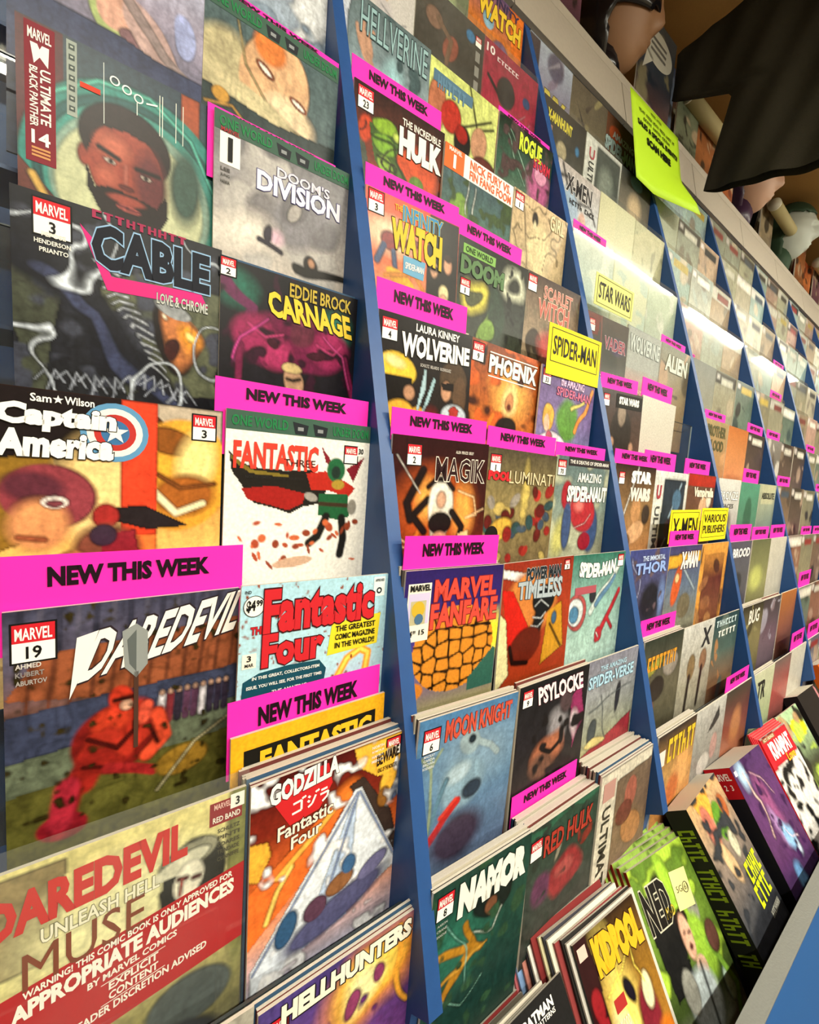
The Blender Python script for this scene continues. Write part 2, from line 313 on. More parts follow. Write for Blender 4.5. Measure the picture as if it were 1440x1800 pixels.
def cable(A):
    A.box(.09, .02, '3', .15); A.text('PEPOSE', .12, .12, .22, .135, '#e8e4dc'); A.text('HENDERSON', .09, .145, .24, .16, '#e8e4dc'); A.text('PRIANTO', .11, .17, .23, .185, '#e8e4dc')
    A.poly([(.28, .06), (.34, .10), (.42, .21), (.88, .19), (.92, .24), (.40, .26)], '#d0287a', .0004)
    A.text('~9', .33, .0, .80, .028, '#9c2f52'); A.text('CABLE', .33, .04, .93, .19, '#121521', '#8fb4d8', bold=.05, z=.001); A.text('LOVE & CHROME', .64, .225, .92, .265, '#bfc3bc', '#22242a', rise=0)
d(0, 1, 3, 'black comic crossed by white lightning with a magenta slash', [('G', '#14151c', '#1a1b22', '#20221e'), ('W', .10, 5), ('P', '#545843', [(.42, .22), (1, .2), (1, .62), (.5, .7), (.36, .44)]), ('P', '#3c4034', [(0, .28), (.18, .30), (.1, .7), (0, .8)]), ('B', '#3a3d4a', .12, 9), ('S', '#15161f', .10, [(.1, .25), (.35, .35), (.45, .55), (.8, .75)]), ('S', '#353b58', .03, [(.12, .28), (.36, .40), (.5, .62), (.9, .78)])]
    + [('S', '#b9bfca', .006, [(.36 + .02 * i, .17 + i * .032), (.43 + .012 * i, .15 + i * .033), (.46 + .018 * i, .175 + i * .033)]) for i in range(14)] + [('S', '#a7aebd', .005, [(.05 + .05 * i, .66 + .05 * (i % 2)), (.1 + .05 * i, .62), (.13 + .05 * i, .68)]) for i in range(15)]
    + [('E', '#1a1210', .74, .44, .125, .125, 0, .1), ('E', '#b9703e', .76, .43, .10, .105, 0, .3), ('E', '#efe0c4', .70, .37, .012, .01), ('E', '#3a1410', .70, .49, .04, .035), ('E', '#8e9296', .76, .335, .10, .035, 12), ('E', '#f4a11e', .80, .44, .05, .045, 0, 1.2), ('E', '#ffe98a', .80, .44, .022, .02, 0, .8), ('L', '#c7d0dc', .028, 3.2), ('N', .5)], cable)
def cap(A):
    A.ring(.47, .115, .15, 0, .42, '#3a6ea0', 24, z=.0003); A.ring(.47, .115, .15, .42, .62, '#b8322c', 24, z=.0003); A.ring(.47, .115, .15, .62, .82, '#e8e6e0', 24, z=.0003); A.ring(.47, .115, .15, .82, 1, '#5b93bd', 24, z=.0003); stars(A, .47, .115, .06, '#f0efea')
    A.text('Sam', .13, .015, .21, .04, '#f2f0ec'); stars(A, .235, .028, .022, '#f2f0ec'); A.text('Wilson', .26, .015, .38, .04, '#f2f0ec')
    A.text('Captain', .0, .045, .47, .13, '#f4f3ef', '#141210', bold=.06, shear=.1, z=.0014); A.text('America', -.0, .125, .46, .21, '#f4f3ef', '#141210', bold=.06, shear=.1, z=.0014)
    A.box(.84, .025, '3', .12)
d(0, 1, 4, 'amber comic with gilded helmet shapes, a red upright bar and a white slanted title', [('G', '#2c1a16', '#a8642c', '#f0c368', '#f6dfa2', '#efc98a'), ('P', '#1a1214', [(0, 0), (.62, 0), (.5, .26), (.2, .30), (0, .26)]), ('P', '#b9aa96', [(.60, 0), (1, 0), (1, .3), (.75, .12)]), ('P', '#8e6a24', [(0, .24), (.2, .2), (.3, .45), (0, .55)]), ('E', '#e5a437', .78, .27, .27, .22, 12, .06), ('E', '#8a4f1c', .72, .14, .14, .05, 12), ('E', '#f9dc8c', .86, .22, .10, .12, 10, .6), ('E', '#a85f23', .80, .35, .16, .08, -8, .3), ('S', '#7a441c', .012, [(.55, .22), (.78, .32), (.96, .30)]), ('S', '#fdf0c0', .02, [(.60, .3), (.76, .42), (.9, .38)]),
    ('E', '#f3cf8a', .42, .34, .20, .20, 0, .5), ('P', '#dd4326', [(.50, 0), (.66, 0), (.66, .8), (.50, .8)]), ('P', '#ef7c3a', [(.50, .5), (.66, .5), (.66, .9), (.50, .9)]), ('E', '#8c3a44', .20, .36, .19, .11, 8, .08), ('E', '#5d2a38', .14, .33, .12, .05, 8, .4), ('E', '#d9935f', .16, .46, .12, .09, 10, .4), ('E', '#f2e8e0', .22, .38, .055, .022), ('E', '#7a3a44', .22, .385, .035, .012), ('S', '#a85a3a', .012, [(.08, .50), (.18, .51)]),
    ('P', '#221c20', [(.46, .40), (.60, .39), (.82, .47), (.62, .48), (.48, .45)]), ('E', '#a02a28', .43, .43, .06, .045), ('E', '#7c4636', .44, .56, .15, .10, 0, .3), ('P', '#8a2430', [(.42, .50), (.56, .48), (.60, .66), (.40, .68)]), ('E', '#3a2a3c', .42, .50, .06, .04), ('E', '#a86a42', .30, .62, .09, .07, -30), ('N', .2)], cap)
def dd(A):
    A.text('DAREDEVIL', .26, .085, .97, .245, '#efece6', '#2a2026', rise=.085, shear=.55, bold=.03, taper=.95, z=.001); A.poly([(.26, .10), (.345, .085), (.30, .18), (.23, .29)], '#efece6', .0011)
    A.box(.03, .04, '19', .15); A.text('AHMED', .04, .155, .13, .17, '#cfc9c4'); A.text('KUBERT', .04, .18, .14, .195, '#8f8a88'); A.text('ABURTOV', .04, .205, .15, .22, '#a8a3a0')
    A.poly([(.44, .10), (.50, .08), (.55, .11), (.55, .22), (.50, .26), (.45, .22)], '#8d9291', .0013); A.poly([(.46, .13), (.50, .10), (.50, .24), (.47, .21)], '#5c6262', .0014); A.rect(.49, .24, .51, .5, '#4a3228', .0013)
def _dd_ops():
    o = [('G', '#3c3d52', '#555064', '#6a4636', '#3c3c4a', '#5b5c48', '#4b4a24', '#3a3214')]
    for i in range(14): o.append(('S', '#4c4a5c' if i % 2 else '#2f2f40', .012, [(.06 + i * .07, 0), (.05 + i * .07, .16)]))
    o += [('P', '#84482c', [(.12, .16), (1, .12), (1, .32), (.6, .38), (0, .30)])] + [('S', '#5e3120', .006, [(.1 + i * .08, .16), (.07 + i * .08, .36)]) for i in range(12)]
    o += [('P', '#343a52', [(0, .36), (.4, .34), (1, .33), (1, .52), (0, .52)]), ('P', '#5a6350', [(0, .52), (1, .47), (1, .62), (0, .64)]), ('P', '#525022', [(0, .64), (1, .60), (1, 1), (0, 1)])]
    rs = random.Random(4)
    for i in range(9): o += [('S', rs.choice(['#2a2432', '#c8c4cc', '#7c2c34', '#54344c', '#2f5a6c']), .018, [(.62 + i * .04, .40), (.61 + i * .04, .50)]), ('E', '#b08c78', .62 + i * .04, .385, .014, .012)]
    o += [('E', '#6c1512', .42, .52, .19, .13, -20, .1), ('S', '#a82a1c', .075, [(.50, .44), (.38, .50), (.33, .58)]), ('S', '#7c1a18', .05, [(.33, .56), (.24, .66), (.20, .78)]), ('S', '#8c1f18', .055, [(.44, .58), (.34, .56), (.28, .66)]), ('E', '#c23a22', .40, .445, .085, .05, -15, .4), ('S', '#c8452a', .035, [(.60, .46), (.63, .56), (.55, .62)]), ('S', '#a82c1e', .04, [(.38, .50), (.46, .57), (.54, .52)]), ('E', '#b8321e', .44, .375, .055, .055, -15, .2), ('E', '#c89c84', .46, .40, .03, .022, -10), ('S', '#3a0e0a', .010, [(.41, .375), (.49, .372)]), ('S', '#d0503a', .03, [(.55, .42), (.53, .47)]), ('S', '#4a0e0c', .010, [(.30, .50), (.42, .56), (.50, .50)]), ('S', '#4a0e0c', .008, [(.28, .60), (.36, .62)]), ('S', '#3a0c0a', .008, [(.56, .50), (.60, .58)]), ('E', '#7c1620', .20, .80, .10, .05, 5, .15), ('S', '#a02434', .05, [(.22, .66), (.19, .78)]), ('S', '#8c1f20', .028, [(.38, .63), (.50, .66), (.58, .69)]),
          ('E', '#8c6a24', .72, .68, .13, .06, -8, .15), ('B', '#30280e', .36, 22), ('S', '#a8a07c', .008, [(.60, .78), (.78, .62), (.95, .55)]), ('N', .5)]
    return o
d(0, 1, 5, 'rainy comic with a slanted white title, a shovel and a crouching red mass', _dd_ops(), dd)
def redband(A):
    A.text('DAREDEVIL', -.02, .07, .72, .19, '#c22a26', bold=.05, rise=.03); A.text('UNLEASH HELL', .16, .195, .60, .24, '#e9e4cf', '#6a6448', rise=.015)
    A.text('MUSE', .10, .25, .54, .36, '#7c3a22', bold=.0, rise=.03)
    A.poly([(0, .36), (1, .27), (1, .55), (0, .64)], '#b0141c', .0004); r = .085
    def ln(t, a, b, v, h, bold=.03): A.text(t, a, v + .36 - .09 * a, b, v + h + .36 - .09 * a, '#f2ece4', z=.001, rise=.09 * (b - a), bold=bold)
    ln('WARNING! THIS COMIC BOOK IS ONLY APPROVED FOR', .10, .94, .008, .022); ln('APPROPRIATE AUDIENCES', .06, .95, .036, .055, .05); ln('BY MARVEL COMICS', .32, .68, .100, .022)
    ln('EXPLICIT', .40, .60, .137, .026); ln('CONTENT', .40, .60, .170, .026); ln('READER DISCRETION ADVISED', .26, .82, .206, .026)
    for q in ((.37, .133, .63, .1355), (.37, .200, .63, .2025)): A.poly([(q[0], .36 - .09 * q[0] + q[1]), (q[2], .36 - .09 * q[2] + q[1]), (q[2], .36 - .09 * q[2] + q[3]), (q[0], .36 - .09 * q[0] + q[3])], '#f2ece4', .001)
    A.rect(.82, .02, .98, .10, '#8c1c24', .0003); A.text('MARVEL', .84, .025, .92, .045, '#e8b8b0'); A.rect(.92, .01, .99, .06, '#f2f0ea', .0006); A.text('3', .945, .02, .965, .05, '#141414', z=.0012); A.text('RED BAND', .835, .07, .97, .09, '#efe6dc')
    for i, t in enumerate(('SCHULTZ', 'PINTI', 'SOARES', 'TRINDADE', 'CUNNIFFE')): A.text(t, .86, .115 + i * .025, .97, .130 + i * .025, '#4a4430')
d(0, 1, 6, 'bagged cream comic with a red title and a red warning banner', [('G', '#d8cb88', '#d6cc8c', '#8c8450', '#3c3a24'), ('P', '#8a7850', [(0, .02), (.25, .02), (.2, .3), (0, .3)]), ('E', '#ded8a8', .5, .25, .40, .16, 0, .8), ('E', '#7a7a44', .97, .25, .06, .4, 0, .4), ('E', '#20201c', .76, .24, .145, .125, 0, .06), ('E', '#8f8c78', .73, .17, .14, .045, -12, .1), ('E', '#cfcbb6', .70, .185, .13, .03, -14, .1), ('E', '#e2dccb', .73, .25, .07, .065, 15, .1), ('S', '#5c1c1c', .010, [(.685, .235), (.72, .24)]), ('S', '#5c1c1c', .010, [(.75, .25), (.78, .252)]), ('S', '#a83a34', .006, [(.70, .24), (.69, .29)]), ('S', '#1c1c1a', .02, [(.62, .26), (.64, .36), (.70, .42)]), ('E', '#4c5454', .75, .68, .2, .09), ('E', '#22242c', .5, .85, .4, .12), ('N', .3)], redband, bag=True)
# --- first bay, third column
d(0, 2, 0, 'pale blue-white painted comic', [('G', '#a9b4c4', '#8f9fb0', '#b7b9bd'), ('W', .1, 3), ('B', '#d2d6da', .05, 5), ('B', '#7d8ea0', .2, 6)])
d(0, 2, 1, 'comic with a pale eye-mask portrait and an orange-gold title', [('G', '#4a5c60', '#56686a', '#3a4a48'), ('E', '#b2a884', .10, .38, .20, .22, 30, .3), ('E', '#cfa57e', .50, .32, .26, .27, 14, .06), ('E', '#d3793c', .45, .14, .12, .09, 15, .3), ('E', '#dfc7a4', .62, .46, .20, .10, 14, .4), ('E', '#8c4a30', .42, .27, .075, .026, 28), ('E', '#efe8dc', .42, .27, .055, .015, 28), ('E', '#8c4a30', .68, .36, .075, .024, 20), ('E', '#efe8dc', .68, .36, .055, .014, 20), ('S', '#9a8a62', .008, [(.22, .1), (.28, .3), (.5, .5), (.8, .54)]), ('E', '#bfb48e', .35, .48, .3, .06, 12, .3), ('P', '#2c3838', [(0, .50), (.5, .54), (1, .50), (1, 1), (0, 1)]), ('E', '#b98a3a', .12, .53, .06, .04), ('S', '#a9803a', .01, [(.02, .6), (.2, .56), (.3, .62)]), ('E', '#b07a36', .95, .64, .05, .03)],
  lambda A: (world_band(A), A.text('DOOM', .42, .50, .94, .615, '#c98f4a', '#3c2a1c', bold=.01)))
def ddiv(A):
    world_band(A); A.rect(.035, .08, .165, .205, '#ecebe6', .0004); A.text('1', .065, .095, .135, .19, '#141414', z=.0012); A.text('MARVEL', .04, .062, .16, .08, '#a02a30', z=.0012)
    A.text("DOOM'S", .42, .12, .83, .165, '#d6d3e0', '#4a4870'); A.text('DIVISION', .28, .165, .92, .25, '#e2e0ec', '#47467a', bold=.04)
    for i, t in enumerate(('LEE', 'JUNG', 'HANNA')): A.text(t, .04, .22 + i * .025, .10, .234 + i * .025, '#4a4844')
d(0, 2, 2, 'misty grey comic with a hooded smoke cloud and violet title', [('G', '#55535a', '#8d8a8c', '#b3aca6', '#c8bcae', '#b9a892'), ('W', .14, 3), ('B', '#aaa6a3', .12, 4), ('E', '#77747a', .58, .42, .30, .13, -14, .5), ('E', '#5f5c60', .52, .35, .10, .08, 0, .3), ('E', '#9a9490', .53, .37, .05, .05), ('E', '#716d70', .30, .42, .08, .10, -40, .5), ('E', '#6b686c', .82, .42, .10, .06, -30, .5), ('E', '#d8d0c6', .2, .55, .25, .10, 0, 1), ('E', '#c9a6b8', .46, .53, .06, .04, 0, 1), ('E', '#2a2430', .40, .53, .03, .05), ('S', '#2a2430', .018, [(.34, .57), (.50, .60)]), ('E', '#2c2826', .74, .60, .05, .05), ('E', '#b08468', .75, .585, .025, .025), ('S', '#24221f', .03, [(.62, .64), (.95, .63)]), ('N', .22)], ddiv)
d(0, 2, 3, 'black comic with a yellow title over a crimson muscled mass', [('G', '#0f0e12', '#17141c', '#1a1520'), ('W', .08, 4), ('E', '#1d5c4c', .12, .12, .10, .08, 0, 1), ('E', '#256a58', .80, .22, .12, .1, 0, 1), ('S', '#5c2048', .03, [(.02, .1), (.2, .2), (.1, .5)]), ('E', '#64143c', .50, .34, .42, .16, 0, .15), ('E', '#8f2352', .22, .33, .13, .10, 20, .4), ('E', '#8f2352', .76, .33, .14, .10, -20, .4), ('E', '#a02c5c', .40, .42, .12, .08, 10, .5), ('B', '#2c0c20', .22, 11), ('E', '#5a2436', .55, .25, .09, .11, 0, .2), ('E', '#8c4058', .52, .21, .05, .03, 0, .6), ('E', '#3a1020', .36, .36, .05, .02, 30), ('E', '#3a1020', .66, .37, .06, .02, -30), ('S', '#b0386c', .010, [(.18, .28), (.3, .33), (.42, .31)]), ('S', '#b0386c', .010, [(.66, .31), (.78, .34), (.86, .30)]), ('S', '#6c1840', .025, [(.14, .4), (.1, .6)]), ('S', '#6c1840', .025, [(.88, .38), (.95, .6)]), ('S', '#c2408c', .008, [(.08, .48), (.14, .36), (.3, .24)]), ('S', '#b7407c', .008, [(.92, .55), (.86, .36), (.72, .26)]),
    ('E', '#b38c70', .50, .56, .075, .085, 0, .1), ('E', '#c9b27c', .50, .485, .075, .03), ('S', '#2a1c16', .008, [(.45, .545), (.49, .555), (.55, .54)]), ('N', .35)],
  lambda A: (A.box(.0, .0, '2', .09), A.text('EDDIE BROCK', .45, .02, .93, .08, '#b8a03c', '#161208'), A.text('CARNAGE', .32, .075, .95, .18, '#e2c23a', '#14100a', bold=.04, shear=-.3, rise=-.02)), behind=2)
def f30(A):
    world_band(A); A.text('FANTASTIC', .045, .115, .60, .225, '#d43c2c', bold=.04); A.text('THREE', .36, .175, .58, .205, '#3a1512', bold=0)
    A.text('NORTH - SMITH - JUNIOR - ABURTOV', .12, .25, .50, .265, '#2a2826'); A.box(.80, .10, '', .10); A.rect(.90, .096, .955, .14, '#f4f2ee', .0004); A.text('30', .908, .105, .947, .13, '#141414', z=.0012)
def _f30_ops():
    o = [('G', '#e9e7e1', '#eeece6', '#e6e4de'), ('P', '#1f1c1a', [(.02, .22), (.08, .27), (.16, .30), (.38, .31), (.55, .30), (.66, .33), (.70, .38), (.62, .50), (.50, .52), (.42, .56), (.32, .53), (.18, .50), (.10, .40), (.04, .33)]), ('P', '#9c1f1c', [(.10, .42), (.30, .40), (.52, .44), (.50, .50), (.40, .54), (.28, .51), (.14, .48)]), ('P', '#7c6a28', [(.03, .24), (.16, .315), (.40, .335), (.40, .35), (.15, .335), (.04, .27)]), ('P', '#b1281e', [(.52, .32), (.66, .30), (.82, .36), (.90, .40), (.84, .46), (.70, .42), (.56, .42)]),
         ('P', '#7a1c2a', [(.66, .25), (.62, .15), (.74, .28)]), ('P', '#7a1c2a', [(.82, .28), (.96, .20), (.88, .36)]), ('E', '#22603c', .74, .29, .07, .075), ('E', '#20302a', .74, .305, .035, .04), ('E', '#a88a34', .76, .38, .05, .03), ('P', '#1f5a36', [(.62, .44), (.84, .44), (.86, .58), (.76, .60), (.62, .57)]), ('S', '#3c2c20', .014, [(.63, .50), (.84, .51)]), ('E', '#9a9690', .56, .46, .05, .025, 20), ('E', '#8a867e', .88, .52, .035, .05), ('S', '#191817', .03, [(.68, .58), (.62, .70), (.56, .74)]), ('S', '#191817', .03, [(.80, .59), (.82, .72), (.80, .82)])]
    rs = random.Random(9)
    for i in range(34): o.append(('E', rs.choice(['#a8492c', '#c8643c', '#8a3c24']), .05 + .9 * rs.random(), .60 + .26 * rs.random(), .010 + .028 * rs.random(), .007 + .018 * rs.random(), rs.randrange(90), .1))
    return o + [('E', '#c9a58c', .45, .85, .14, .03, -6), ('N', .08)]
d(0, 2, 4, 'white comic with a red and green caped shape and scattered orange stones', _f30_ops(), f30)
def ff(A):
    A.text('IND', .02, .018, .055, .03, '#33312e'); A.ring(.075, .078, .062, 0, 1, '#f6f3ea', 24, z=.0004); A.ring(.075, .078, .062, .93, 1, '#20201e', 24, z=.0005); A.text('$4', .03, .055, .082, .10, '#141414', bold=.05); A.text('99', .085, .055, .122, .08, '#141414', bold=.04)
    A.text('THE', .06, .155, .145, .185, '#b8222a', '#5c1418', bold=.05); A.text('Fantastic', .13, .02, .88, .19, '#c8262e', '#3c1014', bold=.05, z=.001); A.text('Four', .13, .19, .52, .32, '#c8262e', '#3c1014', bold=.05, z=.001)
    A.poly([(.575, .185), (.94, .17), (.925, .305), (.55, .32)], '#e8d330', .0005)
    for i, t in enumerate(('THE GREATEST', 'COMIC MAGAZINE', 'IN THE WORLD!!')): A.text(t, .60, .20 + i * .035, .90, .225 + i * .035, '#16150f', z=.0012, bold=.03)
    A.rect(.02, .255, .10, .31, '#eee9da', .0005); A.text('3', .045, .26, .07, .283, '#191919', z=.0012); A.text('MAR', .035, .29, .085, .303, '#191919', z=.0012)
    A.rect(.87, .01, .96, .095, '#dfe9ea', .0005); A.ring(.915, .07, .022, .5, 1, '#2a3236', 12, z=.0007); A.text('APPROVED', .88, .018, .95, .03, '#2a3236', z=.0012)
    A.poly([(.03, .36), (.12, .335), (.30, .325), (.50, .33), (.55, .37), (.53, .47), (.50, .58), (.40, .645), (.20, .66), (.06, .62), (.02, .5)], '#15495a', .0005)
    for i, (t, c, a, b) in enumerate((('IN THIS GREAT, COLLECTORS-ITEM', '#e4e8e4', .08, .50), ('ISSUE, YOU WILL SEE, FOR THE FIRST TIME:', '#e4e8e4', .05, .52), ('THE AMAZING', '#e4e8e4', .2, .42), ('FANTASTI-CAR,', '#e8d330', .07, .50), ('THE COLORFUL NEW', '#e4e8e4', .18, .45), ('FANTASTIC FOUR', '#e8d330', .06, .52), ('COSTUMES,', '#e8d330', .18, .44), ('AND OTHER STARTLING', '#e4e8e4', .16, .46), ('SURPRISES!', '#e4e8e4', .24, .40))):
        big = c == '#e8d330'; A.text(t, a, .345 + i * .033, b, .345 + i * .033 + (.027 if big else .015), c, z=.0012, bold=.03)
d(0, 2, 5, 'pale blue retro comic with a red serif title and a flame ribbon', [('G', '#a9d3e4', '#b4dae6', '#b9d9e0'), ('P', '#8aa0a8', [(0, .66), (.1, .68), (.12, .8), (0, .82)]), ('S', '#e89c28', .028, [(.58, .60), (.60, .50), (.70, .38), (.80, .345), (.86, .37), (.84, .48), (.76, .60), (.68, .68)]), ('S', '#f6d85a', .012, [(.58, .60), (.60, .50), (.70, .38), (.80, .345), (.86, .37), (.84, .48), (.76, .60), (.68, .68)]), ('E', '#2f5e9c', .88, .54, .09, .08, 30), ('E', '#2f5e9c', .78, .64, .10, .03, -20), ('E', '#c99a78', .90, .47, .025, .022), ('S', '#27508c', .012, [(.80, .54), (.66, .50)]), ('E', '#c9b05a', .62, .63, .045, .04), ('E', '#3c6ca8', .60, .70, .06, .05), ('E', '#b8602e', .38, .78, .14, .07, 0, .2), ('B', '#8a3c1a', .40, 30), ('N', .06)], ff)
def god(A):
    A.poly([(.13, .10), (.20, .02), (.45, .015), (.48, .10), (.40, .185), (.22, .20)], '#c8262a', .0004); A.text('GODZILLA', .10, .02, .52, .10, '#f4f0ea', '#1a1010', rise=.03, bold=.05)
    def stk(*q):
        for (a, b), (c, e) in zip(q, q[1:]):
            L = math.hypot(c - a, (e - b) * 1.54); nx_, ny_ = -(e - b) * 1.54 / L * .0065, (c - a) / L * .0065 / 1.54
            A.poly([(a + nx_, b - ny_ * -1), (c + nx_, e + ny_), (c - nx_, e - ny_), (a - nx_, b - ny_)], '#f4f0ea', .0009)
    stk((.235, .122), (.285, .118), (.285, .155), (.23, .159)); stk((.29, .108), (.297, .115)); stk((.302, .106), (.309, .113))
    stk((.325, .115), (.338, .122)); stk((.322, .132), (.335, .139)); stk((.325, .158), (.35, .15), (.372, .12)); stk((.372, .104), (.379, .111)); stk((.384, .102), (.391, .109))
    stk((.405, .112), (.445, .110)); stk((.40, .128), (.452, .125), (.447, .143), (.415, .158))
    A.text('Fantastic', .15, .19, .49, .245, '#e6dccf', '#2a1210', rise=.02); A.text('Four', .23, .25, .42, .30, '#e6dccf', '#2a1210', rise=.02)
    A.poly([(.78, .07), (.90, .04), (.96, .07), (.92, .14), (.80, .16)], '#f0b93a', .0004); A.text('BEWARE', .79, .065, .96, .115, '#2a1c10', bold=.04, rise=.015); A.text('KING OF THE MONSTERS', .80, .125, .95, .145, '#2a1c10')
    A.box(.865, .015, '1', .105)
    for i, t in enumerate(('NORTH', 'ROMITA JR', 'HANNA', 'MENYZ')): A.text(t, .75, .02 + i * .02, .84, .032 + i * .02, '#efe6dc')
d(0, 2, 6, 'orange and maroon comic with a white beam over a dark tailed hill', [('G', '#4a1210', '#7a2416', '#d8662c', '#e09a7a', '#b8b4c8', '#8c88ac'), ('P', '#ecb23c', [(.62, 0), (1, 0), (1, .22), (.80, .18), (.66, .10)]), ('P', '#e4a83a', [(0, .24), (.10, .26), (.12, .32), (.05, .42), (0, .40)]), ('P', '#e86f2c', [(.0, .45), (.2, .36), (.55, .18), (.62, .20), (.34, .5), (.0, .7)]), ('S', '#f2b04a', .02, [(.16, .44), (.35, .34), (.58, .20)]), ('S', '#f6cf6a', .016, [(.10, .62), (.16, .50), (.24, .42)]), ('E', '#e8782c', .58, .20, .10, .05, -30, .8), ('P', '#3a2c26', [(.60, .17), (.70, .15), (.80, .26), (.92, .38), (1, .60), (.78, .62), (.74, .36)]), ('E', '#4c5c7c', .93, .24, .10, .10, 20), ('E', '#ecb23c', .89, .22, .06, .07, 20), ('E', '#8a5a24', .86, .30, .05, .05),
    ('P', '#dfe6f0', [(.64, .20), (.69, .20), (.96, .60), (.98, .68), (.02, .92), (.02, .80)]), ('P', '#b9cbe6', [(.60, .30), (.66, .24), (.62, .80), (.30, .84)]), ('B', '#f4f4f8', .22, 10), ('S', '#7f93c4', .006, [(.66, .22), (.03, .82)]), ('S', '#7f93c4', .006, [(.67, .22), (.40, .80)]), ('S', '#7f93c4', .006, [(.68, .22), (.96, .62)]), ('E', '#56567c', .55, .74, .36, .07, -16, .3), ('E', '#8a5c3a', .56, .62, .10, .045, -20), ('E', '#3c6492', .62, .55, .05, .045), ('E', '#34587e', .22, .70, .06, .08, 20), ('E', '#5c3c50', .40, .68, .08, .05, -30), ('E', '#6c6a92', .8, .62, .12, .04, -25), ('N', .25)], god, behind=7)
d(0, 2, 7, 'purple comic with a black-edged white title and a fiery glow', [('G', '#4a3c7c', '#6c3c84', '#a04a70'), ('W', .1, 4), ('E', '#e8902c', .70, .22, .34, .2, -20, .6), ('E', '#f2d25a', .66, .22, .22, .14, -20, .7), ('E', '#faf0b0', .62, .25, .12, .1, 0, .9), ('E', '#8a3c64', .55, .30, .05, .05), ('E', '#8a3c64', .72, .24, .04, .05), ('S', '#efa83a', .02, [(.9, .05), (.85, .3), (.95, .5)]), ('B', '#6a3078', .3, 8)], lambda A: (A.text('HELLHUNTERS', .12, .02, .97, .10, '#efe9d8', '#14100e', bold=.06, shadow='#14100e'), A.box(.02, .06, '4', .14)), behind=2)
# --- second bay, first column
d(1, 0, -1, 'off-white comic with a small sketched figure', [('G', '#c2bfbc'), ('E', '#c8a86a', .62, .38, .05, .04), ('E', '#b9b4b6', .62, .45, .10, .06, 0, .6), ('E', '#a04a6a', .70, .54, .035, .05), ('S', '#8f8c8e', .01, [(.6, .45), (.8, .52), (.9, .47)]), ('N', .1)])
d(1, 0, 0, 'steel-blue comic with a raised open palm and tall pale title letters', [('G', '#5a696c', '#7d8f96', '#8da6ac', '#56696a'), ('W', .08, 4), ('P', '#b9c0cc', [(0, 0), (.10, 0), (.12, 1), (0, 1)]), ('E', '#9ac4cc', .60, .46, .12, .16, 0, 1), ('B', '#45585c', .18, 6), ('E', '#b48c74', .28, .32, .07, .08, 0, .2), ('S', '#b48c74', .018, [(.22, .32), (.20, .22)]), ('S', '#b89078', .018, [(.27, .28), (.27, .18)]), ('S', '#b48c74', .016, [(.32, .28), (.36, .21)]), ('S', '#a98570', .03, [(.29, .36), (.38, .46)]), ('S', '#a3a89a', .05, [(.38, .48), (.55, .60)]), ('N', .3)], lambda A: A.text('HELLVERINE', .20, .03, .96, .19, '#8fb0b4', '#2c4044', bold=.0))
def hulk(A):
    A.box(.04, .02, '23', .15); A.text('THE INCREDIBLE', .50, .055, .95, .095, '#eee8de'); A.text('HULK', .47, .105, .97, .26, '#efece2', '#18100c', bold=.07)
d(1, 0, 1, 'dark and orange comic with a writhing lime-green mass', [('G', '#2a1814', '#6a2c18', '#a84620', '#6a3a24'), ('W', .06, 5), ('P', '#3c443a', [(0, .18), (.12, .3), (.2, .6), (.1, 1), (0, 1)]), ('E', '#b8401f', .14, .26, .07, .10, 10, .3), ('E', '#bf4a22', .62, .42, .28, .20, 0, .5), ('P', '#3f5a22', [(.18, .20), (.40, .16), (.48, .26), (.42, .38), (.66, .50), (.66, .70), (.40, .62), (.24, .44)]), ('E', '#7ea22c', .32, .20, .11, .05, 15), ('E', '#6f9a2c', .32, .32, .11, .06, 30), ('E', '#b2c65a', .42, .24, .04, .03), ('E', '#86a83a', .34, .46, .10, .05, 50), ('S', '#24340f', .008, [(.2, .28), (.4, .3), (.44, .4), (.64, .52)]), ('S', '#24340f', .008, [(.26, .4), (.42, .44), (.5, .6)]), ('E', '#54742a', .66, .46, .08, .06, 20), ('E', '#6c8e2c', .86, .56, .08, .05), ('S', '#3c1c12', .015, [(.95, .45), (.9, .65), (.6, .75)]), ('L', '#2a1410', .02, 4), ('N', .4)], hulk)
def infw(A):
    A.box(.03, .01, '3', .14); A.text('THE', .28, .03, .36, .06, '#e0a83a', bold=.03); A.text('INFINITY', .36, .02, .80, .10, '#3e86b8', '#d9c23a', bold=.03); A.text('WATCH', .25, .10, .80, .25, '#d8b938', '#3c3a20', bold=.06, taper=1.25)
    A.poly([(.38, .27), (.62, .27), (.60, .37), (.38, .36)], '#6ba3c4', .0005); A.text('SPIDER-MAN', .40, .30, .60, .335, '#f2f0ea', '#1c4a70')
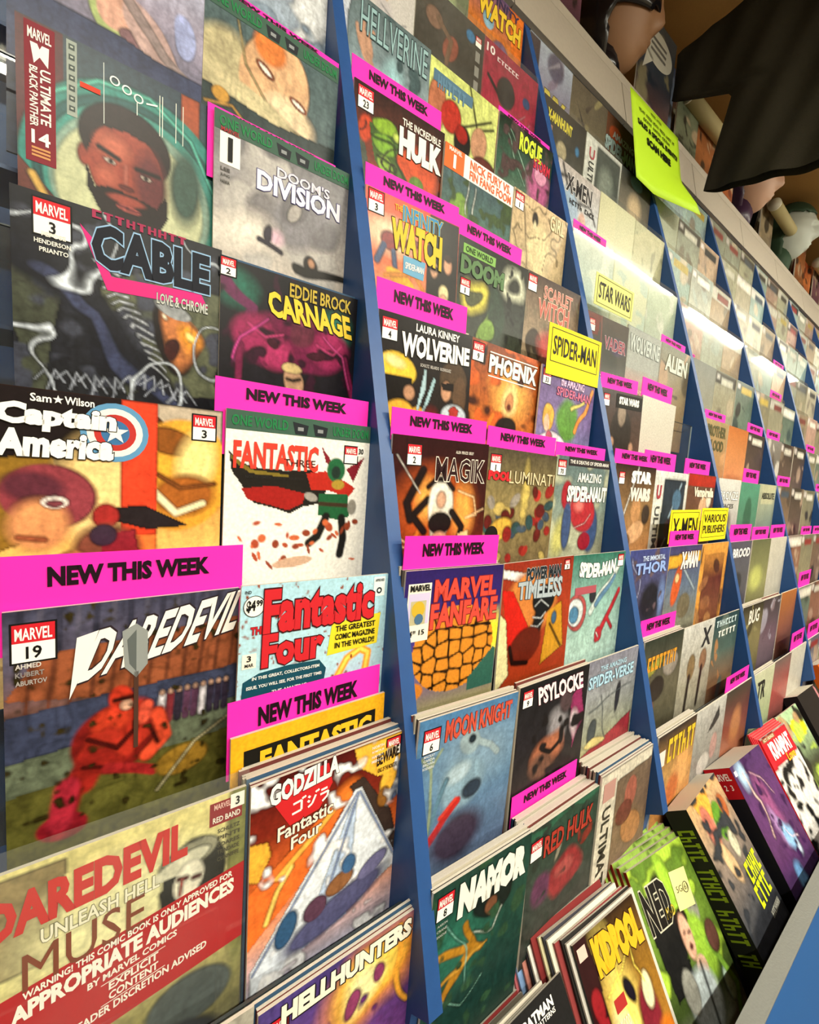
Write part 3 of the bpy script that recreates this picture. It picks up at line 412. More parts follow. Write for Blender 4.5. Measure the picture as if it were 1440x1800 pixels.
d(1, 0, 2, 'red-orange comic with a yellow title and three faces in black at its right', [('G', '#d2452c', '#cf6a40', '#e0a884', '#d08858'), ('P', '#17140f', [(.66, .0), (1, 0), (1, 1), (.62, 1), (.64, .24)]), ('E', '#f0c9a6', .25, .25, .22, .10, 0, 1), ('E', '#7c2c2c', .24, .28, .09, .06, 10, .2), ('S', '#7c3030', .03, [(.30, .28), (.52, .24)]), ('S', '#3a4a6c', .03, [(.18, .32), (.12, .42)]), ('S', '#3a4a6c', .025, [(.28, .34), (.30, .44)]), ('E', '#d9a02c', .36, .50, .16, .05, 20), ('S', '#b8782c', .02, [(.2, .5), (.5, .44), (.6, .52)]), ('E', '#b98e70', .72, .36, .045, .055), ('S', '#151210', .02, [(.67, .35), (.78, .35)]), ('E', '#c08e70', .88, .30, .05, .06), ('E', '#2a1c14', .88, .25, .05, .025), ('E', '#dccf9c', .84, .50, .06, .06), ('E', '#c99678', .84, .54, .04, .035), ('E', '#2c3f6a', .85, .66, .16, .06), ('N', .3)], infw)
def wolv(A):
    A.box(.035, .03, '4', .14); A.text('LAURA KINNEY', .36, .02, .84, .06, '#eceae6', bold=.03); A.text('WOLVERINE', .22, .075, .97, .20, '#efeee9', '#1a1412', bold=.05, taper=.8)
    A.text('SCHULTZ  BELARDO  RODRIGUEZ', .42, .215, .76, .232, '#b8b4ae')
d(1, 0, 3, 'black comic with a yellow cowl profile and two upright blades', [('G', '#191614', '#241c1a', '#2a1a18'), ('E', '#e3bb3a', .20, .33, .19, .10, 12, .06), ('E', '#f0d890', .17, .29, .10, .035, 12, .6), ('P', '#15110f', [(.04, .38), (.34, .38), (.36, .50), (.16, .60), (.04, .62)]), ('E', '#b88a6a', .32, .47, .06, .05), ('E', '#d9a537', .22, .62, .16, .10, -10), ('E', '#c99232', .42, .60, .08, .05), ('P', '#a8c6cf', [(.47, .30), (.49, .30), (.50, .42), (.42, .58), (.40, .57)]), ('P', '#9dbfc8', [(.57, .34), (.60, .36), (.54, .50), (.47, .60), (.46, .58)]), ('E', '#4a3a2a', .80, .34, .16, .13, 0, .1), ('E', '#c09070', .72, .42, .06, .07), ('P', '#1a1412', [(.66, .37), (.80, .36), (.80, .41), (.68, .41)]), ('E', '#5a4432', .88, .44, .08, .14), ('E', '#b6c2cc', .82, .58, .15, .08), ('P', '#a8342c', [(.76, .54), (.82, .51), (.88, .54), (.86, .60), (.78, .61)]), ('E', '#5c1c1c', .56, .60, .08, .06, 0, .8), ('N', .2)], wolv, behind=2)
def magik(A):
    A.box(.14, .04, '2', .13); A.text('MAGIK', .42, .09, .96, .21, '#2c1214', '#e8ded0', bold=.01); A.text('ALLEN  PERUZZI  SEELEY', .62, .05, .82, .065, '#d8cfc4')
d(1, 0, 4, 'maroon comic with a pale-haired figure and curling orange fire', [('G', '#2c0f12', '#3a1412', '#6a2414', '#a0542c'), ('E', '#b8501f', .45, .45, .38, .26, 0, .7), ('E', '#f3ae52', .35, .38, .10, .12, 0, 1), ('E', '#f0a04a', .74, .46, .12, .16, 0, .9), ('S', '#e9b98c', .008, [(.05, .50), (.12, .62), (.3, .70), (.1, .66), (.04, .72)]), ('S', '#f0c898', .008, [(.68, .32), (.86, .36), (.9, .48), (.78, .5), (.98, .44)]), ('S', '#d8772c', .02, [(.2, .68), (.3, .56), (.22, .44)]), ('S', '#1c1214', .035, [(.30, .20), (.16, .40), (.20, .50)]), ('S', '#cfcac2', .006, [(.05, .12), (.28, .34)]), ('S', '#1c1214', .03, [(.36, .38), (.22, .48), (.34, .58)]), ('E', '#e9e4d6', .50, .42, .13, .20, 0, .12), ('E', '#d9cdb8', .46, .55, .06, .14, 0, .3), ('E', '#c99c80', .50, .38, .05, .055), ('E', '#1a1214', .50, .53, .12, .07, 0, .1), ('E', '#c89274', .50, .64, .09, .06, 0, .2), ('S', '#1c1214', .03, [(.62, .46), (.74, .56), (.68, .72)]), ('S', '#201416', .02, [(.36, .30), (.44, .25), (.54, .25), (.62, .31)]), ('P', '#e8c28c', [(.70, .60), (.82, .58), (.86, .8), (.68, .8)]), ('N', .25)], magik)
def fanf(A):
    A.rect(.03, .06, .24, .33, '#ece7d6', .0003); A.text('MARVEL', .045, .065, .23, .095, '#161616', z=.0012, bold=.04); A.rect(.04, .105, .23, .25, '#c9bfe0', .0005); A.rect(.06, .14, .2, .25, '#b9b08a', .0006); A.ring(.13, .18, .06, 0, 1, '#c9a832', 12, z=.0008); A.ring(.14, .225, .04, 0, 1, '#4a6c8a', 10, z=.0009)
    A.text('$4', .03, .275, .09, .31, '#161616', z=.0012); A.text('99', .095, .275, .12, .293, '#161616', z=.0012); A.text('15', .15, .275, .20, .30, '#161616', z=.0012)
    A.text('MARVEL', .27, .05, .93, .155, '#d8483a', '#8c2424', bold=.04); A.text('FANFARE', .25, .165, .96, .285, '#d8483a', '#8c2424', bold=.04)
d(1, 0, 5, 'purple comic with a red block title over an orange cobbled boulder', [('G', '#2a1c5c', '#33246c', '#4a3c8c', '#7c6c70', '#a8a848', '#5c8c94'), ('E', '#e8d838', .94, .46, .16, .14, 0, 1), ('C', '#d4862a', '#1c0f08', .53, .50, .42, .27, 3.2), ('P', '#2f5c50', [(.70, .72), (.96, .55), (1, .56), (1, .8), (.7, .8)]), ('E', '#c8782a', .10, .72, .14, .06), ('N', .14)], fanf, behind=3)
def moon(A):
    A.box(.05, .05, '6', .14); A.text('MOON KNIGHT', .24, .03, .93, .13, '#c8503c', '#8c2c24', bold=.03, taper=.9)
    for i, t in enumerate(('MACKAY', 'CARDA', 'BROWN', 'ROSENBERG')): A.text(t, .06, .16 + i * .018, .16, .172 + i * .018, '#cfd6dc')
d(1, 0, 6, 'slate-blue comic with a red title and a pale armoured bird-skull form', [('G', '#4a78a4', '#557a9c', '#5a7090', '#5c5c78'), ('W', .05, 4), ('E', '#7894ac', .6, .3, .4, .2, 0, 1), ('E', '#8fa3ac', .50, .22, .10, .075, 10, .2), ('S', '#93a6ae', .028, [(.56, .22), (.72, .27), (.80, .34)]), ('E', '#1f2c36', .52, .21, .035, .025), ('E', '#7f9cb0', .46, .46, .22, .16, 0, .3), ('E', '#a9bfcc', .40, .38, .12, .05, -20, .5), ('S', '#55788c', .02, [(.3, .4), (.2, .55), (.16, .66)]), ('S', '#8a9878', .012, [(.14, .24), (.16, .5), (.14, .9)]), ('S', '#8a9878', .012, [(.05, .22), (.14, .30), (.24, .22)]), ('S', '#b8241f', .035, [(.42, .56), (.30, .62), (.16, .74)]), ('S', '#d03a2c', .018, [(.40, .54), (.26, .60)]), ('E', '#283444', .56, .52, .10, .06, 0, .3), ('E', '#3c3244', .45, .78, .26, .14, 0, .5), ('N', .25)], moon, behind=3)
def namor(A):
    A.box(.05, .04, '8', .14); A.text('NAMOR', .24, .03, .96, .20, '#ecebe2', '#1c2c28', bold=.09)
    for i, t in enumerate(('AARON', 'CRANE', 'ISANOVE')): A.text(t, .06, .16 + i * .025, .15, .172 + i * .025, '#a8b0aa')
d(1, 0, 7, 'dark green comic with a bold white title and ochre weed fronds', [('G', '#1e3c34', '#1c443a', '#143430', '#20382c'), ('W', .10, 5), ('E', '#2c6a58', .28, .42, .26, .2, 0, 1), ('E', '#15201e', .62, .26, .20, .10), ('E', '#7c5038', .60, .29, .06, .06), ('S', '#b07c24', .035, [(.08, .42), (.3, .48), (.5, .52)]), ('S', '#a8741f', .03, [(.38, .34), (.42, .48), (.2, .7)]), ('S', '#c08e34', .014, [(.1, .62), (.3, .58), (.55, .50)]), ('S', '#c9d6cc', .008, [(.45, .42), (.6, .44), (.72, .34)]), ('S', '#6fa89a', .006, [(.15, .25), (.35, .45), (.4, .7)]), ('S', '#7fb6a6', .005, [(.2, .7), (.4, .8), (.6, .75)]), ('B', '#2a4a34', .2, 9), ('N', .35)], namor, behind=4)
# --- second bay, second column
d(1, 1, -2, 'greenish comic with a pink figure', [('G', '#6c7a5c', '#7a7468'), ('R', ['#b06a6a', '#4a5a3c', '#9aa87c'], 14)])
d(1, 1, -1, 'dark brown bagged comic with a round blue sticker', [('G', '#45403a', '#3a3631', '#34302c'), ('E', '#7c5c4c', .25, .22, .12, .08), ('E', '#8c4c3c', .50, .36, .10, .12, 30), ('S', '#6c5240', .03, [(.3, .2), (.5, .3), (.45, .5)]), ('E', '#3a6f9c', .78, .12, .07, .05)], lambda A: (A.box(.86, .06, '', .09), [A.rect(.87, .16 + i * .1, .94, .23 + i * .1, '#8a8782', .0005) for i in range(3)]), bag=True)
d(1, 1, 0, 'yellow-green comic with red and tan forms', [('G', '#c3cc78', '#bcc478', '#8c7c5c'), ('S', '#2a2620', .008, [(.55, 0), (.7, .3), (.95, .2)]), ('S', '#2a2620', .008, [(.3, .45), (.9, .15)]), ('E', '#a8684c', .12, .32, .12, .20, 0, .1), ('E', '#a83024', .32, .34, .14, .13, 15), ('E', '#1c1816', .50, .48, .12, .14), ('E', '#8c2018', .48, .42, .09, .07), ('E', '#b98a6c', .74, .40, .12, .14, 10), ('E', '#5c2c24', .85, .60, .2, .12), ('N', .35)], lambda A: (A.rect(.05, .06, .60, .13, '#4f6f86', .0004), A.text('~6', .1, .08, .5, .16, '#5b7f98', '#2a3c48')))
def fury(A):
    A.rect(0, 0, 1, .14, '#ece8e2', .0003); A.rect(0, 0, .26, .14, '#e2662c', .0005); A.text('MARVEL', .05, .01, .22, .035, '#f2ece4', z=.0012); A.text('1', .09, .045, .17, .125, '#f2ece4', z=.0012, bold=.05); A.text('NICK FURY VS.', .34, .012, .95, .068, '#d8663c', bold=.03); A.text('FIN FANG FOOM', .34, .075, .97, .13, '#d8663c', bold=.03)
d(1, 1, 1, 'blue-green comic with a white title strip and an orange corner block', [('G', '#3c4c5c', '#44605a', '#5c7444', '#4c5c34'), ('W', .1, 4), ('E', '#6c8c3c', .22, .36, .14, .10, 30), ('E', '#8ca04c', .65, .50, .26, .10), ('S', '#c9cec8', .006, [(.30, .16), (.34, .36)]), ('S', '#c9cec8', .006, [(.40, .18), (.42, .38)]), ('B', '#3a4c2c', .15, 9)], fury, behind=2)
def doom2(A):
    A.rect(.06, .035, .5, .09, '#7fae5a', .0004); A.text('ONE WORLD', .09, .045, .46, .08, '#2a3c20'); A.text('DOOM', .04, .10, .64, .21, '#5c7c54', '#1c2418', bold=.06); A.box(.06, .235, '1', .12)
d(1, 1, 2, 'dark green comic with yellow ring flares', [('G', '#1c1f1a', '#2a302a', '#3a4034', '#34382c'), ('W', .1, 5), ('E', '#c9ccb4', .78, .20, .18, .14, 0, .5), ('E', '#2a2c26', .78, .20, .09, .07, 0, .6), ('B', '#1c1f1a', .2, 12), ('E', '#c2b848', .24, .40, .18, .12, 0, .5), ('E', '#4c5034', .24, .40, .09, .06), ('S', '#7c9448', .02, [(.35, .7), (.45, .5), (.6, .4)]), ('E', '#2c3c30', .55, .45, .14, .2, 0, .4), ('E', '#6c8c3c', .45, .62, .08, .1, 30)], doom2)
def phx(A):
    A.box(.02, .02, '9', .14); A.text('PHOENIX', .24, .06, .95, .17, '#f0ece2', '#1a1208', bold=.05); A.rect(.24, .045, .95, .052, '#f0ece2', .0006); A.rect(.24, .185, .95, .192, '#f0ece2', .0006)
d(1, 1, 3, 'fiery orange comic with a boxed white title', [('G', '#7a3a1c', '#a85a28', '#b8702c', '#6a3018'), ('W', .12, 4), ('P', '#1c1612', [(0, 0), (.2, 0), (.2, .15), (0, .18)]), ('E', '#e8a850', .58, .34, .26, .2, 0, 1), ('B', '#c25a24', .1, 6), ('B', '#3c1c12', .22, 7), ('E', '#edc884', .58, .36, .11, .14, 0, .5), ('E', '#c98a5c', .58, .37, .055, .07), ('E', '#5c2014', .58, .40, .022, .025), ('E', '#1c1410', .55, .62, .14, .12), ('S', '#d8782c', .03, [(.35, .50), (.3, .65), (.45, .75)]), ('E', '#2c1a14', .2, .66, .18, .06)], phx)
def pool(A):
    A.box(.04, .04, '1', .13); A.text('POOL', .02, .13, .32, .185, '#c8242c', '#5c1014', bold=.07); A.text('LUMINATI', .30, .12, .97, .195, '#d8c8a0', '#4a3c24', bold=0); A.ring(.13, .50, .085, 0, 1, '#1a1614', 18, z=.0004)
def _pool():
    o = [('G', '#4c4434', '#8c7c50', '#6c5c40', '#4a3c30')]; rs = random.Random(5)
    for i in range(38): o.append(('E', rs.choice(['#8c2420', '#a83028', '#5c1a18', '#8a8278', '#2f4a4c', '#b09a58', '#3a4a5c']), .05 + .9 * rs.random(), .28 + .6 * rs.random(), .035 + .03 * rs.random(), .03 + .04 * rs.random(), rs.randrange(180), .2))
    return o + [('E', '#c9a040', .24, .58, .16, .08, -20, .2), ('E', '#8c2420', .34, .62, .06, .06), ('E', '#c0aa5c', .55, .30, .05, .2, 0, .9), ('N', .4)]
d(1, 1, 4, 'olive comic crowded with small red shapes', _pool(), pool)
def pman(A):
    A.text('POWER MAN', .30, .04, .80, .115, '#20262c', '#b8c0c6', bold=.05); A.text('TIMELESS', .20, .115, .84, .215, '#a8b4bc', '#3c464e', bold=.04, taper=1.25); A.box(.86, .02, '3', .08)
d(1, 1, 5, 'crimson and gold comic with a black white-streaked fist', [('G', '#8c2c1c', '#a03a20', '#9a3418', '#7c5c24'), ('P', '#e8e4e4', [(0, .04), (.4, .10), (.3, .16), (0, .10)]), ('E', '#c8793a', .42, .30, .36, .24, 0, .2), ('P', '#c41f16', [(.0, .18), (.14, .2), (.4, .5), (.3, .62), (.12, .6)]), ('P', '#d8cf9c', [(0, .35), (.08, .4), (.16, .8), (0, .9)]), ('E', '#14161a', .58, .30, .16, .11, 0, .08), ('S', '#14161a', .07, [(.56, .32), (.52, .46), (.48, .56)]), ('S', '#dfe6ea', .006, [(.44, .26), (.56, .20), (.7, .24)]), ('S', '#dfe6ea', .006, [(.46, .34), (.54, .30), (.66, .36)]), ('S', '#dfe6ea', .006, [(.44, .42), (.56, .44), (.62, .40)]), ('S', '#dfe6ea', .006, [(.42, .48), (.52, .50), (.6, .46)]), ('E', '#5c1c10', .36, .62, .22, .13, -20, .15), ('P', '#c08a24', [(.66, .40), (.86, .34), (.94, .7), (.6, .8)]), ('S', '#5c3c10', .01, [(.7, .5), (.9, .7)]), ('E', '#3a5c7c', .76, .46, .04, .05), ('S', '#1a0c0a', .02, [(.15, .6), (.2, .72), (.4, .75)]), ('N', .2)], pman)
d(1, 1, 6, 'near-black comic with jagged white-pink title and an orange shoulder', [('G', '#17181a', '#221f24', '#2c2624', '#3a2a2a'), ('W', .08, 4), ('P', '#8c2c5c', [(.78, .2), (.92, .1), (.96, .4), (.82, .6)]), ('E', '#8f8c92', .58, .38, .16, .14, -30, .5), ('E', '#4c3c40', .70, .22, .10, .09, 0, .4), ('E', '#a8664a', .46, .52, .22, .12, -15, .4), ('E', '#6c4a3c', .40, .62, .16, .1, 0, .5), ('E', '#c9b8c0', .84, .42, .05, .10, 0, .7), ('S', '#151214', .02, [(.38, .5), (.5, .54), (.62, .5)]), ('B', '#1a1618', .2, 8)], lambda A: (A.box(.05, .03, '9', .12), A.text('PSYLOCKE', .26, .03, .92, .135, '#efdfe4', '#5c2438', bold=.04, shear=-.3)), behind=2)
d(1, 1, 7, 'green-topped comic with red lettering and a red armoured blur', [('G', '#2c4438', '#34403a', '#3a3c38', '#34302e'), ('W', .1, 5), ('P', '#2f5c48', [(0, 0), (1, 0), (1, .05), (0, .06)]), ('E', '#8c2c30', .56, .48, .26, .15, 0, .3), ('E', '#5c3450', .22, .48, .12, .14, 0, .4), ('E', '#7c2c28', .82, .28, .10, .08), ('E', '#a04a48', .52, .44, .12, .06, 0, .5), ('E', '#8c8878', .42, .26, .03, .08, 30), ('B', '#2c3630', .15, 9)], lambda A: (A.text('RED HULK', .20, .08, .92, .20, '#a8382c', '#2c1c18', bold=.03), A.box(.03, .07, '', .14)), behind=8)
# --- second bay, third column
d(1, 2, -2, 'orange and violet comic with a tall yellow title', [('G', '#5c4a6c', '#c8742c', '#b87a3c', '#6c5470'), ('P', '#d8722c', [(.7, 0), (1, 0), (1, .5), (.8, .4)]), ('E', '#7fa4b8', .35, .30, .10, .08), ('E', '#6c5478', .6, .6, .2, .2)], lambda A: (A.text('INFINITY', .20, .02, .90, .08, '#3c3450'), A.text('WATCH', .15, .09, .95, .24, '#e0bc34', '#3c3420', bold=.05)))
d(1, 2, -1, 'bagged crimson comic with dark machinery and a blue sticker', [('G', '#8c1c34', '#a0203c', '#8c2440'), ('E', '#26201f', .42, .34, .16, .14, 20), ('S', '#b06a78', .008, [(.5, .62), (.8, .4)]), ('S', '#b06a78', .008, [(.7, .66), (.9, .45)]), ('E', '#28406c', .80, .28, .07, .05), ('S', '#1c1616', .02, [(.1, .3), (.4, .45)])], lambda A: (A.text('10', .04, .03, .18, .09, '#efe4e4'), A.text('~6', .22, .07, .62, .10, '#e0c8cc')), bag=True)
d(1, 2, 0, 'green and magenta comic with dripping yellow lettering', [('G', '#1c241c', '#3c5c4c', '#6c7c6c', '#7c5c6c'), ('W', .08, 5), ('S', '#8caf9c', .01, [(.1, .1), (.5, .5)]), ('S', '#8caf9c', .01, [(.2, .1), (.7, .5)]), ('E', '#a85a84', .78, .42, .22, .22, 0, .5), ('E', '#c98ca8', .82, .30, .12, .07), ('B', '#4c3c3c', .2, 8)], lambda A: (A.text('ROGUE', .36, .03, .78, .16, '#c8d83c', '#14180c', bold=.05), A.text('STORM', .64, .13, .96, .21, '#c82c44', '#3c0c14', bold=.03)))
d(1, 2, 1, 'beige comic with faint sketched figures', [('G', '#c0a884', '#b3a07c', '#a89c78'), ('W', .08, 4), ('S', '#6c5c44', .006, [(.2, .1), (.3, .5), (.25, .8)]), ('E', '#cdbb90', .5, .4, .2, .25, 0, .5), ('E', '#2a2420', .40, .14, .05, .05), ('E', '#cfc4a0', .4, .18, .03, .04), ('L', '#8c7c5c', .02, 4)], lambda A: (A.box(.03, .02, '1', .14), A.text('GIRL', .66, .02, .94, .13, '#d8cca8', '#8c7c58')))
d(1, 2, 2, 'grey-green comic with curling pink-red script', [('G', '#3c2a24', '#8c7a64', '#9a8a70', '#a0584c'), ('W', .08, 5), ('E', '#3c342c', .2, .6, .16, .14), ('E', '#b04a44', .5, .58, .22, .14, 0, .6), ('B', '#6c6450', .15, 8)], lambda A: (A.box(.03, .02, '', .14), A.text('SCARLET', .30, .05, .84, .14, '#b8766c', '#e2c8b4'), A.text('WITCH', .22, .15, .80, .28, '#b8665c', '#e2c8b4', bold=.03)))
d(1, 2, 3, 'lilac comic with green, orange and blond shapes', [('G', '#5c4878', '#7c6c9c', '#6c7ca0', '#54707c'), ('W', .08, 4), ('E', '#5c8c3c', .55, .42, .2, .18, 0, .3), ('E', '#d8a848', .20, .42, .12, .12), ('E', '#e0b49c', .18, .48, .06, .07), ('S', '#e08c3c', .03, [(.7, .5), (.85, .3), (.95, .1)]), ('S', '#d8cc6c', .02, [(.6, .3), (.8, .2)]), ('E', '#d8d4dc', .3, .62, .22, .08), ('E', '#b85c6c', .22, .58, .05, .04)], lambda A: (A.box(.03, .02, '33', .13), A.text('the AMAZING', .34, .04, .78, .10, '#e0c0e0', '#4c2c5c'), A.text('SPIDER-MAN', .28, .11, .92, .17, '#c86c8c', '#3c2044')))
def naut(A):
    A.box(.03, .03, '70', .13); A.rect(.2, 0, 1, .06, '#2a2226', .0003); A.text('THE 8 DEATHS OF SPIDER-MAN', .22, .02, .96, .045, '#e8e4de'); A.text('AMAZING', .38, .10, .84, .165, '#e9eae4', '#3c4c50'); A.text('SPIDER-NAUT', .22, .19, .98, .30, '#e9eae4', '#3c4c50', bold=.05)
d(1, 2, 4, 'grey-blue comic with a white title over a bent red and blue bulk', [('G', '#54686c', '#7c8c84', '#8c8c74', '#5c6464'), ('B', '#a8ac94', .15, 4), ('E', '#b8b46c', .16, .66, .12, .16, 20, .8), ('E', '#3c4f78', .72, .62, .14, .20, 0, .2), ('E', '#a82c34', .54, .46, .25, .17, 30, .12), ('E', '#d86c68', .46, .40, .09, .06, 0, .8), ('E', '#9c2430', .22, .32, .09, .12, 0, .2), ('E', '#3c4f78', .26, .58, .08, .2, 0, .2), ('E', '#8c1c2c', .62, .72, .12, .08), ('S', '#d8a8a8', .006, [(.4, .6), (.6, .56), (.7, .48)]), ('N', .3)], naut)
d(1, 2, 5, 'pale teal comic with a leaping red streak and pale round disc', [('G', '#2c6c5c', '#8cb4ac', '#a8c4bc', '#6c8c90'), ('W', .06, 4), ('S', '#cfdcd8', .04, [(.4, .5), (.9, .1)]), ('S', '#5c84a8', .03, [(.5, .45), (.8, .2)]), ('E', '#a84c4c', .14, .48, .20, .13, 60, .06), ('E', '#d0d8da', .12, .48, .15, .10, 60, .06), ('E', '#4c7ca0', .10, .50, .09, .06, 60), ('E', '#2c2c34', .42, .36, .07, .07), ('S', '#b02c34', .035, [(.95, .35), (.72, .56), (.55, .74)]), ('S', '#b02c34', .025, [(.72, .56), (.85, .66)]), ('E', '#b8303a', .58, .70, .07, .06), ('S', '#e8ecea', .008, [(.54, .69), (.58, .72)])], lambda A: (A.text('SPIDER-MAN', .12, .04, .80, .14, '#ebeee8', '#1c3c38', bold=.06, arc=-.02), A.rect(.08, .21, .46, .26, '#a8505c', .0005), A.box(.85, .02, '', .11)))
d(1, 2, 6, 'grey comic with pale blue lettering and a red foot', [('G', '#7c7c8c', '#8c9094', '#8c907c', '#a89c5c', '#8c2c34'), ('W', .08, 4), ('E', '#2c2c34', .66, .38, .05, .13), ('E', '#3c4448', .22, .60, .09, .12), ('P', '#902c34', [(0, .8), (1, .55), (1, 1), (0, 1)]), ('E', '#c8b878', .3, .70, .2, .04), ('S', '#545c60', .006, [(.1, .4), (.9, .3)]), ('S', '#545c60', .006, [(.3, .3), (.5, .7)])], lambda A: (A.text('SPIDER-VERSE', .06, .10, .92, .18, '#a8cce0', '#3c5c74', bold=.03), A.text('THE AMAZING', .25, .05, .75, .085, '#a8cce0')))
d(1, 2, 7, 'white-spined comic with a brown painted figure', [('G', '#6c5c4c', '#7c6450', '#5c4c40'), ('P', '#cfc8b8', [(0, 0), (1, 0), (1, .1), (.3, .12), (.3, 1), (0, 1)]), ('E', '#9c5c4c', .6, .3, .12, .14), ('E', '#a8764c', .68, .62, .22, .13, 30), ('E', '#6c3c34', .5, .44, .16, .1)], lambda A: (A.text('ULTIMATES', .07, .22, .21, .85, '#3c3830', vert=True), A.rect(.05, .06, .26, .18, '#b88c84', .0005)), behind=12)
# --- third bay
PALE = ['#a8a290', '#b5ae98', '#9c9a8a', '#bcb4a0', '#8c8a7a', '#a89886']
d(2, 0, -2, 'bagged violet comic with slanting yellow lettering', [('G', '#a8b0c4', '#6c5c7c', '#5c5070'), ('P', '#3c2c34', [(0, 0), (.22, 0), (.22, 1), (0, 1)]), ('R', ['#7c6c84', '#a88c98', '#4c4460', '#8c8494'], 12)], lambda A: A.text('NYX', .22, .34, .90, .58, '#e0c83c', '#3c3420', bold=.05), bag=True)
d(2, 0, -1, 'bagged charcoal comic with yellow lettering and a fair-haired figure', [('G', '#2a2018', '#4c4a44', '#54524a'), ('E', '#a89a7c', .46, .42, .12, .10), ('E', '#7c7468', .46, .56, .14, .08), ('E', '#3f74a0', .82, .30, .05, .05)], lambda A: (A.text('X-MANHUNT', .10, .08, .66, .17, '#d8c834', bold=.04), A.rect(.05, .20, .22, .26, '#a8785c', .0005)), bag=True)
d(2, 0, 0, 'white comic with black striped lettering and a pale blue gown', [('G', '#b0a8a4', '#a4b0b8', '#b4b8b4'), ('S', '#2c2628', .012, [(.02, .15), (.3, .1), (.45, .3), (.8, .25), (.95, .4)]), ('E', '#8ca0b4', .3, .42, .22, .22, 0, .3), ('E', '#b89484', .62, .5, .10, .14), ('S', '#1c1818', .012, [(.1, .02), (.25, .22)])], lambda A: (A.text('X-MEN', .2, .06, .8, .2, '#1c181a', '#d0ccca', bold=.03), A.text('~10', .3, .24, .9, .28, '#1c181a')))
d(2, 0, 1, 'pale washed-out comic in milky plastic', [('G', '#b4bcb0', '#a8b8b8', '#a0b4b4'), ('W', .1, 3), ('B', '#c4ccc0', .1, 5)], bag=True)
d(2, 0, 2, 'dark bagged comic with a red corner and a cloaked shape', [('G', '#3c2c28', '#2c3430', '#30342f'), ('P', '#6c1c18', [(0, 0), (.3, 0), (.26, .2), (0, .22)]), ('E', '#1c201e', .55, .45, .22, .26), ('S', '#b04a44', .006, [(.32, 0), (.42, .9)]), ('E', '#3c2c58', .75, .25, .2, .08, 0, .6)], lambda A: (A.box(.06, .05, '', .12), A.text('VADER', .42, .14, .95, .24, '#a03c58', '#ccc4c8', bold=.02)), bag=True)
d(2, 0, 3, 'dark comic with a white block title and a horned helmet shape', [('G', '#2a1c1a', '#4c3c34', '#6c4c40', '#8c5c4c'), ('E', '#2c2622', .5, .42, .26, .26), ('E', '#8c7c6c', .5, .22, .10, .12), ('E', '#b08a70', .30, .50, .06, .05), ('E', '#b08a70', .78, .54, .06, .05)], lambda A: (A.rect(.34, .02, .98, .13, '#16140f', .0004), A.text('STAR WARS', .40, .04, .90, .10, '#ebe8e2', bold=.07), A.box(.06, .04, '', .12)))
d(2, 0, 4, 'sandy comic with a thick white title and a thin light blade', [('G', '#2c1c1c', '#8c6c48', '#a8784c', '#6c4430'), ('E', '#b8885c', .58, .44, .12, .14), ('E', '#c89c74', .60, .66, .24, .10, -20), ('E', '#3c3230', .84, .48, .10, .1), ('S', '#ecebe4', .012, [(.55, .02), (.28, .5)]), ('E', '#6c4c34', .3, .75, .2, .1)], lambda A: (A.text('STAR', .38, .04, .90, .14, '#efece6', bold=.08), A.text('WARS', .38, .17, .90, .28, '#d8d4cc', bold=.08), A.box(.10, .06, '', .12)))
d(2, 0, 5, 'indigo comic with glowing pale blue lettering', [('G', '#3c4480', '#4c4c6c', '#3c3848', '#2c2a34'), ('W', .1, 4), ('E', '#20202a', .6, .5, .26, .2, -20, .4), ('S', '#b8bce0', .006, [(.05, .1), (.3, .3), (.2, .5)]), ('E', '#6c84b8', .9, .5, .1, .2, 0, .8), ('B', '#5c4c54', .2, 7)], lambda A: (A.text('THE IMMORTAL', .30, .05, .88, .09, '#c4d4f0'), A.text('THOR', .15, .10, .95, .19, '#8ca8e0', '#2c3060', bold=.04)))
d(2, 0, 6, 'dark comic with an orange title over a yellow strip', [('G', '#2c342c', '#5c5848', '#54503f', '#3c2c20'), ('P', '#8c8a3c', [(.1, .26), (.5, .16), (.5, .26), (.12, .38)]), ('E', '#8c847c', .72, .3, .2, .12), ('E', '#b85428', .3, .72, .07, .13, 0, .6), ('E', '#2c2420', .4, .5, .2, .12)], lambda A: A.text('~8', .1, .13, .85, .24, '#d8942c', '#3c240c', bold=.05), behind=3)
d(2, 0, 7, 'copper comic with a tall yellow title', [('G', '#2c2420', '#b88c50', '#a8703c', '#6c4030'), ('E', '#d8a060', .7, .45, .22, .2, 0, .6), ('E', '#b86430', .5, .6, .16, .14, 0, .5), ('E', '#c8b08c', .2, .5, .06, .08)], lambda A: (A.text('~6', .25, .06, .98, .24, '#e0bc30', '#2c240c', bold=.06), A.rect(.02, .12, .2, .24, '#e8dcd4', .0005)), behind=4)
d(2, 1, -2, 'brown comic with olive patches', [('G', '#5c5448', '#6c6450', '#7c7050'), ('R', ['#4c443c', '#8c8460', '#3c3834'], 10)])
d(2, 1, -1, 'white-bordered bagged comic with a red spine title', [('G', '#c8c8c4', '#5c605c', '#4c4c48'), ('P', '#cfcfcb', [(0, 0), (.30, 0), (.30, 1), (0, 1)]), ('P', '#3f4540', [(.32, .05), (.95, .05), (.95, 1), (.32, 1)]), ('E', '#7c847c', .6, .4, .2, .2, 0, .6)], lambda A: (A.text('ULTIMATE', .10, .22, .24, .62, '#2c2c2c', vert=True), A.text('U', .10, .10, .24, .2, '#b04450')), bag=True)
d(2, 1, 0, 'cream backing-board comic, blank and glaring', [('G', '#c8c4a0', '#c4c0a0'), ('N', .1)], bag=True)
